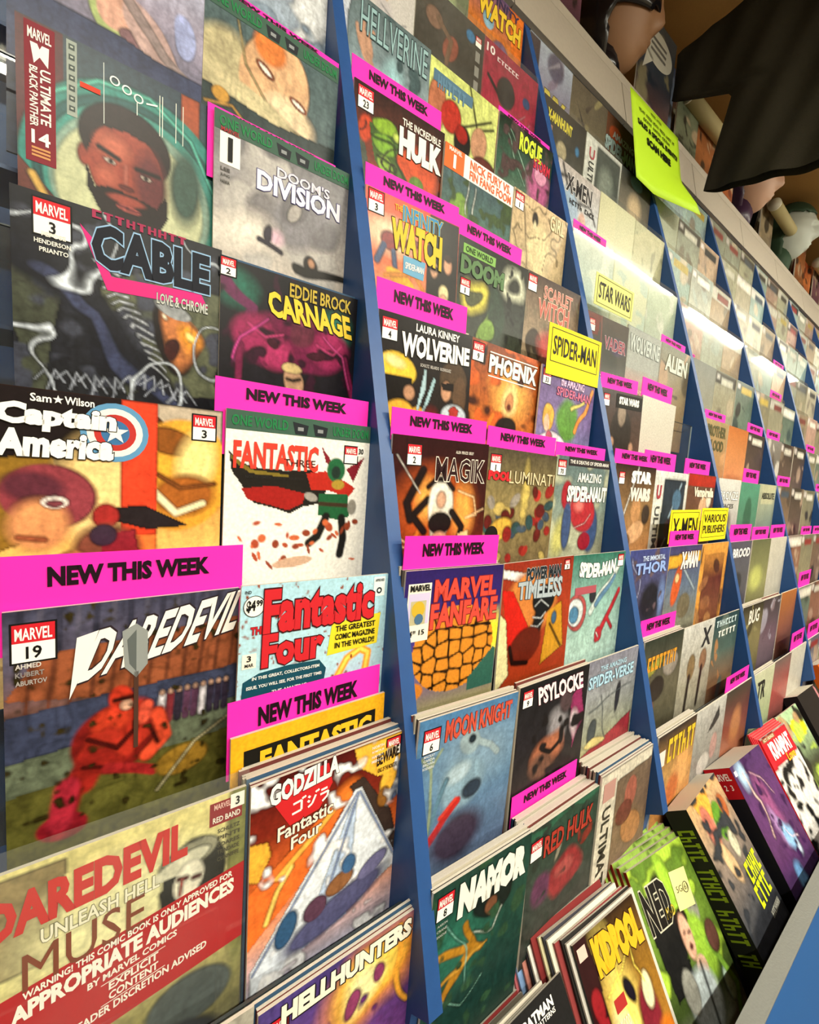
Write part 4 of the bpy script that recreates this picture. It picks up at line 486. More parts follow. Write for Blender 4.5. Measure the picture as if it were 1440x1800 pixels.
d(2, 1, 1, 'cream bagged comic with faint stripes', [('G', '#c8c8a8', '#b8c0ac'), ('B', '#a8b8ac', .1, 5), ('N', .12)], bag=True)
d(2, 1, 2, 'grey comic with a white title over a salmon notice block', [('G', '#7c8480', '#8c9088', '#b05c4c', '#a8483c'), ('P', '#8f948e', [(0, 0), (1, 0), (1, .42), (0, .44)])], lambda A: (A.text('WOLVERINE', .08, .06, .95, .20, '#b8c0bc', '#6c7470', bold=.03), [A.text(t, .2, .52 + i * .08, .85, .56 + i * .08, '#e0c0b4') for i, t in enumerate(('~9', '~7', '~5'))]))
d(2, 1, 3, 'blank white backing board', [('G', '#c4c0b4', '#bcb8ac'), ('N', .08)])
d(2, 1, 4, 'white-framed comic with a blue-black storm picture', [('G', '#d0d2ce'), ('P', '#2a3440', [(.28, .08), (.93, .08), (.9, .95), (.25, .95)]), ('S', '#a8c4d8', .02, [(.8, .12), (.5, .5), (.6, .6), (.3, .9)]), ('E', '#4c6c88', .7, .3, .14, .12), ('E', '#3c2c34', .55, .62, .15, .12)], lambda A: (A.text('ULTIMATE', .07, .30, .20, .9, '#4c4c4c', vert=True), A.text('U', .07, .12, .2, .24, '#a03c48', bold=.05)))
d(2, 1, 5, 'orange and blue comic with a tilted white title', [('G', '#3c3464', '#5c6c84', '#7c7c6c', '#54483c'), ('P', '#d8a034', [(0, .1), (1, .06), (1, .18), (0, .24)]), ('E', '#c8582c', .3, .42, .12, .22, 15), ('E', '#e8c890', .3, .34, .06, .05), ('S', '#9cacb8', .02, [(.4, .2), (.9, .5)]), ('E', '#6c6450', .6, .66, .2, .14)], lambda A: A.text('X-MAN', .35, .05, .9, .2, '#e4e0dc', '#4c2c3c', bold=.06))
d(2, 1, 6, 'off-white comic with two standing figures and a black X', [('G', '#c4c4c0', '#9c9888', '#7c7464'), ('E', '#7c6848', .35, .45, .12, .14), ('S', '#2c2420', .035, [(.32, .55), (.28, .95)]), ('E', '#84644c', .72, .42, .12, .12), ('S', '#2c2420', .035, [(.7, .5), (.66, .9)])], lambda A: A.text('X', .6, .05, .9, .22, '#2c2c30'))
d(2, 1, 7, 'silver-grey comic with a jagged black symbol', [('G', '#b8b8b4', '#8c8c88', '#7c7470', '#6c6460'), ('P', '#2c3030', [(.45, .3), (.75, .08), (.8, .2), (.6, .28)]), ('E', '#a88480', .7, .5, .12, .14), ('E', '#b8b4b0', .4, .62, .2, .12)])
d(2, 2, -2, 'brown comic with an orange figure and faded blue-white lettering', [('G', '#5c3c2c', '#6c4434', '#3c2c2c'), ('E', '#a84c2c', .3, .2, .2, .1), ('E', '#4c1c20', .8, .4, .2, .14)], lambda A: (A.text('AMAZING', .2, .13, .9, .2, '#b0bcb8', bold=.04), A.text('SPIDER-MAN', .0, .22, .98, .36, '#9cb4b4', '#2c3430', bold=.05)))
d(2, 2, -1, 'dark comic with a white and teal corner', [('G', '#2c3030', '#7c7464', '#9c9078'), ('E', '#5c7c84', .5, .08, .2, .08), ('E', '#b8a484', .5, .4, .2, .16, 0, .8)])
d(2, 2, 0, 'pale striped comic in milky plastic', [('G', '#b8b490', '#a8a484'), ('B', '#8c8c70', .2, 6)], bag=True)
d(2, 2, 1, 'pale green-grey bagged comic', [('G', '#b8c4ac', '#a4b0a0', '#9cacb0'), ('B', '#c8ccc0', .1, 4)], bag=True)
d(2, 2, 2, 'olive comic with large pale lettering', [('G', '#6c7060', '#8c7c60', '#84684c'), ('R', ['#a08468', '#5c5444', '#7c8470'], 10)], lambda A: A.text('ALIEN', .15, .08, .9, .24, '#c8ccc0', '#5c6054', bold=.04))
d(2, 2, 4, 'brown comic with a red band and cream script', [('G', '#5c3c30', '#6c4c3c', '#8c6c54'), ('P', '#a82c20', [(0, 0), (1, 0), (1, .14), (0, .14)]), ('E', '#c8a080', .6, .45, .16, .2), ('E', '#e0d4c0', .8, .3, .1, .1)], lambda A: A.text('Vampirella', .22, .12, .95, .24, '#e4d8c4', '#3c1c18', bold=.05))
d(2, 2, 5, 'gold-framed comic with a maroon painted group', [('G', '#c8893c', '#5c2c24', '#7c4c34', '#4c1c24'), ('P', '#d09040', [(0, 0), (1, 0), (1, .12), (0, .12)]), ('P', '#d09040', [(0, 0), (.14, 0), (.14, 1), (0, 1)]), ('P', '#d09040', [(.86, 0), (1, 0), (1, 1), (.86, 1)]), ('R', ['#8c5c3c', '#3c1c1c', '#a8784c'], 8)])
d(2, 2, 6, 'dark teal comic with rows of white lettering', [('G', '#1f3c44', '#4c6058', '#8c6c4c', '#54483c'), ('R', ['#a8784c', '#5c6c64', '#3c3428'], 10)], lambda A: (A.text('~7', .1, .04, .9, .1, '#b8ccd0'), A.text('~5', .2, .14, .9, .2, '#d8dcd8')))
d(2, 2, 7, 'brown comic with a russet face', [('G', '#3c3c34', '#7c4438', '#a86c50', '#4c443c'), ('E', '#b07850', .5, .45, .2, .2, 0, .6)])
# --- fourth bay
d(3, 0, -1, 'pale green-white bagged comic', [('G', '#b0b4a0', '#9ca090')], bag=True)
d(3, 0, 2, 'grey-olive comic with a dark arched top', [('G', '#5c6058', '#8c8c7c', '#8c8470')])
d(3, 0, 3, 'tan comic with bold brown block lettering', [('G', '#a08c64', '#a88058', '#b88860'), ('R', ['#c8986c', '#7c6848'], 8)], lambda A: (A.text('BROTHER', .1, .05, .9, .17, '#54502f', bold=.04), A.text('BLOOD', .2, .2, .85, .32, '#54502f', bold=.04)))
d(3, 0, 4, 'white comic with black outlined lettering over grey smoke', [('G', '#cfcfcb', '#b8b8b4', '#8c8480', '#6c5450'), ('E', '#6c6864', .5, .55, .2, .14, 0, .6)], lambda A: (A.text('BRONZE', .1, .13, .9, .22, '#e8e8e4', '#20201e', bold=.02), A.text('FACES', .25, .26, .75, .31, '#5c5c58')))
d(3, 0, 5, 'slate comic with chunky white lettering', [('G', '#4c4c5c', '#54545c', '#4c4a54', '#6c605c'), ('E', '#34363c', .5, .55, .22, .14)], lambda A: (A.text('BROOD', .15, .07, .95, .17, '#d8d8dc', '#3c3c44', bold=.05)))
d(3, 0, 6, 'moss-brown comic with white condensed lettering', [('G', '#2c2820', '#7c7450', '#6c6444', '#544c38'), ('R', ['#a09868', '#3c3828', '#8c845c'], 12)], lambda A: A.text('BUG', .3, .05, .8, .2, '#dcd8cc', bold=.03), behind=3)
d(3, 0, 7, 'curled pale green comic', [('G', '#c4c8ac', '#a8b48c', '#9cac8c')], lambda A: A.text('TR', .2, .1, .6, .3, '#2c2c28'), behind=2)
d(3, 1, 3, 'orange comic with a red corner', [('G', '#b86c34', '#c88c5c', '#a87c5c')])
d(3, 1, 4, 'sea-green comic with a darker shadowed figure', [('G', '#4c8c74', '#4c7c64', '#5c8870'), ('E', '#34604c', .5, .5, .2, .3)])
d(3, 1, 5, 'olive comic with a pale green orb', [('G', '#5c6044', '#8c8c5c', '#5c5040'), ('E', '#b8bc6c', .4, .55, .3, .16, 0, .8)])
d(3, 1, 6, 'lilac-grey comic with tangled limbs', [('G', '#3c3438', '#6c5c68', '#5c5058'), ('R', ['#a09cac', '#84747c', '#3c343c'], 12)], behind=2)
d(3, 1, 7, 'grey comic with a brick-red square', [('G', '#6c605c', '#a8504c', '#8c5450', '#7c706c')])
d(3, 2, 4, 'teal comic with a cream panel and blue foot', [('G', '#a8ac90', '#7c8c80', '#4c6c84'), ('P', '#b4b494', [(.15, 0), (.95, 0), (.9, .3), (.15, .3)])], lambda A: A.text('ABSOLUTE', .15, .1, .9, .18, '#2c302c'))
d(3, 2, 5, 'blank white comic below a pink card', [('G', '#c0bcb0', '#b0aca0')])
d(3, 2, 6, 'brown comic with an orange corner block', [('G', '#a86430', '#7c5040', '#5c4034')])
d(3, 2, 7, 'white comic, plain and glaring', [('G', '#c8c4b8', '#b4b0a8')])
d(4, 0, 3, 'black and white comic with torn lettering', [('G', '#84807a', '#4c443c', '#6c5c4c'), ('E', '#c8c4bc', .2, .4, .12, .2), ('R', ['#c8c4bc', '#4c3c34'], 10)])
# ---------------------------------------------------------------- rack geometry (metres, measured with the lens at the origin of x and y)
X0, BW, CP, CW, CH = -.204, .5283, .1693, .168, .259
LEAN = math.radians(7)
UP = Vector((0, math.sin(LEAN), math.cos(LEAN)))
def row(k):
    t = k - 4; return .45805 - .0661588 * t + .00044 * 2 * t * t * 1.0, -.00909 - .154473 * t + H
NB = 11
ORD = ['first', 'second', 'third', 'fourth', 'fifth', 'sixth', 'seventh', 'eighth', 'ninth', 'tenth', 'eleventh']
TIER = {-2: 'top tier', -1: 'second tier', 0: 'third tier', 1: 'fourth tier', 2: 'fifth tier', 3: 'sixth tier', 4: 'seventh tier', 5: 'eighth tier', 6: 'ninth tier', 7: 'lowest tier'}
COL = ['left column', 'middle column', 'right column']
def frame(x, y, z, lean=LEAN, roll=0, yaw=0):
    return Matrix.Translation((x, y, z)) @ Matrix.Rotation(yaw, 4, 'Z') @ Matrix.Rotation(-lean, 4, 'X') @ Matrix.Rotation(-roll, 4, 'Y')
# small real displacements of single comics in their pockets: dx, dy, dz in mm, tilt in degrees
TW = {(0, 1, 3): (6.8, 23, 2.4, 1.3), (0, 1, 4): (0, 20, -4, .6), (0, 1, 5): (7.9, 19, -9, .8), (0, 2, 2): (2.9, 12, 5.8, 1.1), (0, 2, 3): (4.2, 20, -.4, .8), (0, 2, 4): (1.3, 18, 1.7, .4), (0, 2, 5): (4.6, 7.5, -.9, -.3), (0, 2, 6): (5.3, 5.3, -8.4, 1.07), (0, 2, 7): (4.3, 3.9, -22, .7),
      (1, 0, 1): (4, 7, 6.6, 2.2), (1, 0, 2): (-3, -3, .4, 2.8), (1, 0, 3): (2.8, 3.7, -4, 1.7), (1, 0, 4): (-3, -5, -.5, .9), (1, 0, 5): (-4, -5, 3.6, -.9), (1, 0, 6): (-6, -6, 8, -2.0), (1, 0, 7): (-3, -4, -2.4, -1.9), (1, 1, 3): (3, 6, 1, -1), (1, 1, 4): (2, 1, 0, -.5), (1, 1, 5): (-1, -3, .5, 1), (1, 1, 6): (-2, -5, 4, 0), (1, 1, 7): (1, 0, -18, .8),
      (1, 2, 2): (1, 4, 4, .6), (1, 2, 3): (-3, -2, -6, -.9), (2, 0, 2): (0, -4, -15, 1.5), (2, 0, 3): (0, -3, -12, 2.5), (0, 1, 2): (8, 20, 4, 1), (0, 1, 6): (4, 10, -10, .5)}
# ---------------------------------------------------------------- room
def struct(name, me): o = put(name, me); o['kind'] = 'structure'; return o
TAN = mat('tan_plaster', '#c09456', .9, bump=.3, scale=120, var=.08)
FLOOR = mat('worn_carpet', '#5a5248', .95, bump=.5, scale=300, var=.2)
struct('floor', MB().box(-3, -3.6, -.05, 9, 1.6, 0).build('floor', FLOOR))
struct('ceiling', MB().box(-3, -3.6, H + CEIL, 9, 1.6, H + CEIL + .05).build('ceiling', TAN))
struct('wall_back', MB().box(-3, 1.5, 0, 9, 1.6, H + CEIL).build('wall', TAN))
struct('wall_front', MB().box(-3, -3.7, 0, 9, -3.6, H + CEIL).build('wall', mat('cream_wall', '#c9bda0', .9)))
struct('wall_right', MB().box(9, -3.7, 0, 9.1, 1.6, H + CEIL).build('wall', mat('cream_wall', '#c9bda0', .9)))
struct('wall_left', MB().box(-3.1, -3.7, 0, -3, 1.6, H + CEIL).build('wall', mat('cream_wall', '#c9bda0', .9)))
# ceiling lamps: each fixture carries its own light
LM = mat('lamp_tube', '#fffbe8', .4, emit=22.0); FX = mat('white_enamel', '#d8d6cc', .4)
for i, (x, y, L) in enumerate(LAMPS):
    t = thing('ceiling_lamp', 'long fluorescent ceiling lamp over the aisle, %s along it' % ORD[i], 'lamp', (x, y, H + CEIL))
    put('housing', MB().box(-L / 2 - .03, -.07, -.035, L / 2 + .03, .07, 0).build('housing', FX), t)
    for s in (-.035, .035): put('lamp_tube', MB().tube((-L / 2, s, -.05), (L / 2, s, -.05), .013, 10).build('tube', LM, True), t)
    ld = bpy.data.lights.new('lamp_light', 'AREA'); ld.shape = 'RECTANGLE'; ld.size = L; ld.size_y = .05; ld.energy = LAMP_W[i]; ld.color = (1, .95, .79)
    lo = bpy.data.objects.new('lamp_light', ld); C.objects.link(lo); lo.parent = t; lo.location = (0, 0, -.07)
# ---------------------------------------------------------------- the rack: one bay is one thing
def front_line(k): y, z = row(k); return y, z
def bay(b):
    xl = X0 + b * BW
    t = thing('display_rack', 'blue tiered comic rack bay with clear pockets, %s bay from the left' % ORD[b], 'rack', (xl, 0, 0), group='rack bays along the wall')
    wid = 3 * CP + .001; L0, L1 = wid - .0005, BW - .001      # divider on the right side
    prof = [(row(k)[0] + .004, row(k)[1] + .004) for k in range(-2, 8)]
    y7, z7 = prof[-1]; prof = [(.96, prof[0][1] + .03)] + prof + [(y7 - .047, z7 - .115), (y7 - .022, z7 - .135), (y7 - .022, .435), (1.018, .435), (1.018, prof[0][1] + .03)]
    n = len(prof); v = [(L0, a, c) for a, c in prof] + [(L1, a, c) for a, c in prof]
    f = [tuple(range(n)), tuple(range(2 * n - 1, n - 1, -1))] + [(i, i + n, (i + 1) % n + n, (i + 1) % n) for i in range(n)]
    put('side_panel', mesh('side_panel', v, f, BLUE), t)
    if b == 0: put('side_panel', mesh('side_panel', [(x - BW, y, z) for x, y, z in v], f, BLUE), t)
    put('kick_panel', MB().box(0, .262, .435, L0 - .001, .272, H - .77).build('kick_panel', BLUE), t)
    put('back_panel', MB().box(.0005, 1.02, .435, BW - .0005, 1.035, H + 1.12).build('back_panel', BLUE), t)
    for k in range(-2, 8):
        y, z = row(k); e = frame(-.004, y - .005, z - .262)
        hh = .232; w0, w1 = 0, wid + .004
        m = MB().poly([(w0, 0, 0), (w1, 0, 0), (w1, 0, hh), (w0, 0, hh)], mi=0).box(w0, -.0014, hh, w1, .0014, hh + .0012, mi=1)
        for s in (w0, w1): m.poly([(s, 0, 0), (s, .045, 0), (s, .045, hh), (s, 0, hh)], mi=0).box(s - .0011, -.0016, 0, s + .0011, .0014, hh, mi=2)
        m.poly([(w1, 0, hh - .05), (w1 + .013, 0, hh - .05), (w1 + .013, 0, hh), (w1, 0, hh)], mi=0)
        o = put('pocket_front', m.build('pocket_front', [ACRYL, EDGE, EDGE2]), t); o.matrix_local = e
        o = put('shelf', MB().box(0, 0, -.004, w1 - .004, .10, 0).build('shelf', BLUE), t); o.matrix_local = e
    return t
for b in range(NB): bay(b)
# ---------------------------------------------------------------- comics
def nres(b, k):
    return {0: 132, 1: 98, 2: 56, 3: 32}.get(b, 16)
def place(name, label, cat, M, group=None):
    t = thing(name, label, cat, group=group); t.matrix_basis = M; return t
SPINES = ['#8c2c2c', '#2c4a6c', '#d8d2c4', '#3c3c3c', '#6c4c34', '#4c6c58', '#c8b46c', '#7c3c5c']
COMICS = {}; rnd = random.Random(12)
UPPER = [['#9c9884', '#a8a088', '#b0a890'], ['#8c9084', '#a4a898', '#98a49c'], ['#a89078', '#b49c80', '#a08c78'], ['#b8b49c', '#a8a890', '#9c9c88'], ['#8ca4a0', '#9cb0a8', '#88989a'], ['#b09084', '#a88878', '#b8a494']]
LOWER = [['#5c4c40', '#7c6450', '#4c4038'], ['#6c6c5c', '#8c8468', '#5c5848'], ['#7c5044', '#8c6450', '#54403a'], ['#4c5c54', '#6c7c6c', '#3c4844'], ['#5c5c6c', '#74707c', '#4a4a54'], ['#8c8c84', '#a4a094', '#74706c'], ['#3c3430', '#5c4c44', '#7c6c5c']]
NAMEC = {0: 'cream', 1: 'grey-green', 2: 'tan', 3: 'straw-coloured', 4: 'pale blue-green', 5: 'salmon'}
NAMEL = {0: 'brown', 1: 'olive', 2: 'russet', 3: 'dark green', 4: 'slate', 5: 'silver-grey', 6: 'umber'}
VS = {(0, 1, 2): 1, (0, 1, 6): 1, (0, 2, 6): .88, (0, 2, 5): .92, (0, 2, 4): .72, (0, 1, 3): .9, (0, 1, 4): .92, (0, 1, 5): .87, (1, 1, 1): 1}
def squeeze(ops, f):              # keep the picture above the next tier
    out = []
    for o in ops:
        if o[0] == 'E': o = o[:3] + (o[3] * f, o[4], o[5] * f) + o[6:]
        elif o[0] == 'C': o = o[:4] + (o[4] * f, o[5], o[6] * f) + o[7:]
        elif o[0] == 'P': o = (o[0], o[1], [(x, y if y > .98 else y * f) for x, y in o[2]])
        elif o[0] == 'S': o = (o[0], o[1], o[2], [(x, y * f) for x, y in o[3]])
        out.append(o)
    return out
def comic(b, c, k):
    spec = D.get((b, c, k)); kw = {}
    seed = (b * 31 + c * 7 + (k + 3) * 101) + 5; fn = None
    if spec: look, ops, fn, kw = spec; ops = squeeze(ops, VS.get((b, c, k), .8))
    else:
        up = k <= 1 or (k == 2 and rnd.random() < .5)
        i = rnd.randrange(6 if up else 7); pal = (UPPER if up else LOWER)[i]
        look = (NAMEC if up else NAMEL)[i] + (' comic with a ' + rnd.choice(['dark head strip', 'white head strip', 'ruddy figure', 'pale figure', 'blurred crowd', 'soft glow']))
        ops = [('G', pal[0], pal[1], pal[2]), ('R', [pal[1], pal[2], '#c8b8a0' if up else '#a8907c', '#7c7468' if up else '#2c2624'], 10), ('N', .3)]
        hc = rnd.choice(['#e8e4d8', '#20201e', '#8c2c2c', '#d8d4c8', '#3c4c5c', '#b8a040'])
        if 'dark head' in look: ops.append(('P', '#2a2826', [(0, 0), (1, 0), (1, .14), (0, .14)]))
        if 'white head' in look: ops.append(('P', '#d8d6cc', [(0, 0), (1, 0), (1, .16), (0, .16)]))
        kw = {'bag': up and rnd.random() < .5}
        ops += [('P', '#d8d0cc', [(.06, .03), (.2, .03), (.2, .1), (.06, .1)]), ('P', hc, [(.28, .05), (.86, .05), (.86, .125), (.28, .125)])]
    y, z = row(k); dx, dy, dz, ro = TW.get((b, c, k), (rnd.uniform(-1.5, 1.5), rnd.uniform(-1, 1.5), rnd.uniform(-3, 2), rnd.uniform(-.5, .5)))
    P = Vector((X0 + b * BW + c * CP + dx / 1000, y + dy / 1000, z + dz / 1000))
    M = Matrix.Translation(P) @ Matrix.Rotation(-LEAN, 4, 'X') @ Matrix.Rotation(-math.radians(ro), 4, 'Y') @ Matrix.Translation((0, 0, -CH))
    where = '%s bay, %s, %s' % (ORD[b], TIER[k], COL[c].split()[0])
    words = len((look + ' ' + where).split()); lab = look + ', ' + where if words <= 16 else look
    if words > 16 and len(look.split()) <= 12: lab = look + ', %s bay' % ORD[b]
    t = place('comic_book', lab, 'comic book', M, 'comics in the %s' % TIER[k])
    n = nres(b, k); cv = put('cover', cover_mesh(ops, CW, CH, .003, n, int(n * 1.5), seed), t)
    if fn:
        A = Art(CW, CH); fn(A); A.build('cover_lettering', cv)
    if kw.get('bag'): put('clear_bag', MB().poly([(-.003, -.0016, -.002), (CW + .003, -.0016, -.002), (CW + .003, -.0016, CH), (-.003, -.0016, CH)]).poly([(-.003, -.0016, CH), (CW + .003, -.0016, CH), (CW + .003, .003, CH + .014), (-.003, .003, CH + .014)]).build('clear_bag', BAG), t)
    COMICS[(b, c, k)] = (t, M)
    for j in range(kw.get('behind', 0)):
        Mj = M @ Matrix.Translation((-.002 * (j % 3) - (.003 if (b, c, k) == (1, 0, 5) else 0), .0034 + .0034 * j, .001 + .0012 * ((j * 7) % 4)))
        cc = place('comic_book', '%s spare copy behind the front comic, %s' % ((ORD + ['twelfth'])[j], where), 'comic book', Mj, 'spare copies, %s' % where)
        put('cover', STK[(j + c) % len(STK)], cc)
def plain_comic(col, t=.0028, h=CH):
    v, f = boxvf(0, 0, 0, CW, t, h); me = mesh('spare_comic', v, f, [ink(col), PAPER], [0, 1, 0, 1, 0, 0]); return me
STK = [plain_comic(c) for c in ('#4a4440', '#b8b0a0', '#6a3430', '#33506e', '#8c8474')]
RANGE = {-2: (1, 8), -1: (0, 9), 0: (0, 10), 1: (0, 10), 2: (0, 11), 3: (0, 11), 4: (0, 11), 5: (0, 11), 6: (0, 9), 7: (0, 6)}
for k in range(-2, 8):
    for b in range(*RANGE[k]):
        for c in range(3):
            if b == 0 and c == 0 and k != 3: continue
            if b == 0 and k < 1 and c == 1: continue
            if (b, c, k) == (2, 2, 3): continue          # this pocket is empty
            comic(b, c, k)
# ---------------------------------------------------------------- cards standing in the pockets
PINK = mat('fluorescent_pink_card', '#ff2ab4', .6, spec=.2); YEL = mat('yellow_card', '#f4e016', .6, spec=.2); PYEL = mat('pale_yellow_card', '#d6d67c', .6, spec=.2)
def pink(b, c, k, show=.036, dx=0, w=.155, back=.0048, ro=0):
    y, z = row(k); ro += TW.get((b, c, k), (0, 0, 0, 0))[3]; hh = .075
    if (b, c, k) in COMICS: M = COMICS[(b, c, k)][1] @ Matrix.Translation((dx, back, CH + show - hh))
    else: M = Matrix.Translation((X0 + b * BW + c * CP, y, z)) @ Matrix.Rotation(-LEAN, 4, 'X') @ Matrix.Translation((dx, back, show - hh))
    t = place('price_card', 'pink NEW THIS WEEK card, %s bay, %s, %s column' % (ORD[b], TIER[k], COL[c].split()[0]), 'sign', M, 'pink new-arrival cards')
    put('card', MB().box(0, 0, 0, w, .0007, hh).build('card', PINK), t)
    A = Art(w, hh); e = show / hh
    A.text('NEW THIS WEEK', .17, .14 * min(1, e * 1.6), .83, min(.40, e * .62), '#1c0a16', bold=.052); A.build('lettering', t)
for a in [(0, 1, 5, .040, -.004, .176), (0, 2, 4, .030, -.010, .176), (0, 2, 2, .005, -.006), (0, 2, 1, .010, 0, .17), (1, 0, 1, .032, -.002, .165), (1, 0, 2, .030, .002, .168), (1, 0, 3, .040, -.002, .16), (1, 0, 4, .032, 0, .165), (1, 0, 5, .040, -.002, .160), (1, 1, 2, .030, -.008, .16), (1, 1, 4, .030, 0, .165), (1, 2, 4, .022, 0, .155), (1, 2, 0, .012, .0, .16), (1, 2, 7, .034, -.01, .14, .045), (1, 1, 7, .030, -.002, .155, .032), (0, 2, 6, .066, -.012, .165, .032),
          (2, 0, 1, .022, .005, .13), (2, 0, 3, .030, 0, .15), (2, 1, 3, .040, 0, .15), (2, 0, 4, .028, 0, .16), (2, 1, 4, .040, -.05, .15), (2, 2, 4, .034, -.02, .15), (2, 1, 5, .032, .004, .15, .006), (2, 0, 6, .036, .0, .15, .012), (2, 2, 7, .034, .0, .15), (2, 2, 2, .020, 0, .14), (3, 0, 2, .010, 0, .02), (3, 0, 3, .024, 0, .15), (3, 0, 5, .045, 0, .165), (3, 1, 5, .036, 0, .15), (3, 2, 5, .040, .0, .15), (3, 1, 4, .040, .02, .14), (3, 2, 7, .05, 0, .14), (3, 2, 3, .03, 0, .15), (4, 0, 3, .03, .0, .15), (4, 0, 4, .034, 0, .15), (4, 1, 2, .03, 0, .14), (4, 1, 5, .03, 0, .14), (4, 2, 5, .03, 0, .14), (4, 0, 6, .05, 0, .15), (4, 0, 7, .05, 0, .15), (4, 1, 7, .05, 0, .15), (4, 2, 1, .02, 0, .14), (5, 0, 4, .03, 0, .14), (5, 0, 3, .03, 0, .14), (5, 1, 5, .03, 0, .14), (5, 0, 5, .03, 0, .14), (5, 1, 6, .04, 0, .14), (6, 0, 3, .03, 0, .14), (6, 1, 5, .03, 0, .14)]: pink(*a)
_, M6 = COMICS[(0, 2, 6)]
yc = place('comic_book', 'yellow comic with a black panel title, half hidden behind the orange and maroon comic', 'comic book', M6 @ Matrix.Translation((-.010, .0268, .034)))
cv = put('cover', cover_mesh([('G', '#e8a820', '#e2a01c')], CW, CH, .003, 8, 12, 4), yc)
A = Art(CW, CH); A.rect(.07, .06, .93, .5, '#15130f', .0003); A.text('FANTASTIC', .16, .075, .90, .17, '#eeb424', bold=.05); A.build('cover_lettering', cv)
def title_card(b, c, k, lines, m, label, x, z, w, h, y=-.0062, frame_w=True, bot=.16):
    yy, zz = row(k)
    M = Matrix.Translation((X0 + b * BW + c * CP + x, yy + y, zz + z)) @ Matrix.Rotation(-LEAN, 4, 'X') @ Matrix.Rotation(-math.radians(.8), 4, 'Y')
    t = place('title_card', label, 'sign', M)
    put('card', MB().box(0, 0, 0, w, .0008, h).build('card', m), t); A = Art(w, h)
    for q in ((.05, .07, .95, .085), (.05, 1 - bot, .95, 1 - bot + .015), (.05, .07, .06, 1 - bot), (.94, .07, .95, 1 - bot)): A.rect(*q, '#2a2a14')
    n = len(lines); top = .14; bb = 1 - bot - .08; hh = (bb - top) / n
    for i, s in enumerate(lines): A.text(s, .09, top + i * hh + hh * .14, .91, top + (i + 1) * hh - hh * .10, '#17170f', bold=.01)
    A.build('lettering', t)
title_card(1, 2, 3, ['SPIDER-MAN'], YEL, 'bright yellow card reading SPIDER-MAN in the right column of the second bay', .004, -.02, .165, .085, bot=.28)
title_card(2, 0, 2, ['STAR WARS'], PYEL, 'pale yellow card reading STAR WARS in the left column of the third bay', .012, .0, .155, .062, bot=.10)
title_card(2, 1, 5, ['X-MEN'], YEL, 'yellow card reading X-MEN standing behind a pink card in the third bay', .0, .005, .155, .072, y=.0075, bot=.04)
title_card(2, 2, 5, ['VARIOUS', 'PUBLISHERS'], YEL, 'yellow card reading VARIOUS PUBLISHERS at the right end of the third bay', -.01, .005, .165, .078, y=.006, bot=.12)
# ---------------------------------------------------------------- lime sale notice taped over the top tiers
def lime():
    y, z = row(-2)
    t = place('sale_notice', 'lime green notice reading SALES & SPECIAL EVENTS SCAN HERE taped across the top tiers', 'sign', Matrix.Translation((1.225, .795, H + .735)) @ Matrix.Rotation(-math.radians(16), 4, 'X') @ Matrix.Rotation(-math.radians(2.5), 4, 'Y'))
    w, h, nx, nz = .30, .245, 12, 12; v = []; f = []
    for j in range(nz + 1):
        for i in range(nx + 1):
            a = i / nx; bq = j / nz; curl = max(0, a - .35) * max(0, .45 - bq) * .16
            v.append((a * w, -.012 - curl, bq * h - (.02 * a if j == 0 else 0)))
    for j in range(nz):
        for i in range(nx): q = j * (nx + 1) + i; f.append((q, q + 1, q + nx + 2, q + nx + 1))
    o = put('paper_sheet', mesh('paper_sheet', v, f, mat('lime_paper', '#b6e01a', .6), smooth=True), t)
    md = o.modifiers.new('thickness', 'SOLIDIFY'); md.thickness = .0004
    A = Art(w, h); A.z = .0135
    A.text('~12', .38, .06, .62, .09, '#1c2408', z=.0135); A.text('~32', .14, .14, .88, .175, '#1c2408', z=.0135); A.text('~18', .22, .21, .80, .245, '#1c2408', z=.0135)
    A.text('SALES & SPECIAL EVENTS!', .10, .28, .93, .345, '#14180a', z=.0135, bold=.05); A.text('SCAN HERE', .26, .41, .76, .50, '#14180a', z=.0135, bold=.06); A.build('lettering', t)
lime()
# ---------------------------------------------------------------- header boards, posters and things along the top of the rack
HDR = mat('grey_header_board', '#b3aa9c', .7, bump=.1, scale=80, var=.08)
for b in range(0, NB):
    t = tag(put('header_board', MB().box(.002, 0, 0, BW - .002, .012, .135).build('header', HDR), loc=(X0 + b * BW, .955, H + 1.005), rot=(-math.radians(20), 0, 0)), 'plain grey header board over the top tier, %s bay from the left' % ORD[b], 'board', 'grey header boards')
top = struct('trim_1', MB().box(X0 - .3, 1.0, H + 1.13, X0 + NB * BW, 1.5, H + 1.15).build('ledge', HDR))
PP = [(['#5c3c4c', '#7c5060', '#3c2c34'], 'plum'), (['#7c4c30', '#a8683c', '#4c3020'], 'rust'), (['#3c4c6c', '#6c7c94', '#2c344c'], 'navy'), (['#8c8c6c', '#b0ac84', '#5c5c44'], 'olive'), (['#a84c2c', '#c8743c', '#6c3020'], 'orange'), (['#4c5444', '#7c846c', '#2c3028'], 'moss'), (['#6c5c4c', '#9c8c70', '#4c4034'], 'brown')]
HEADX = (1.375, 2.62, 3.28); n_ = 0
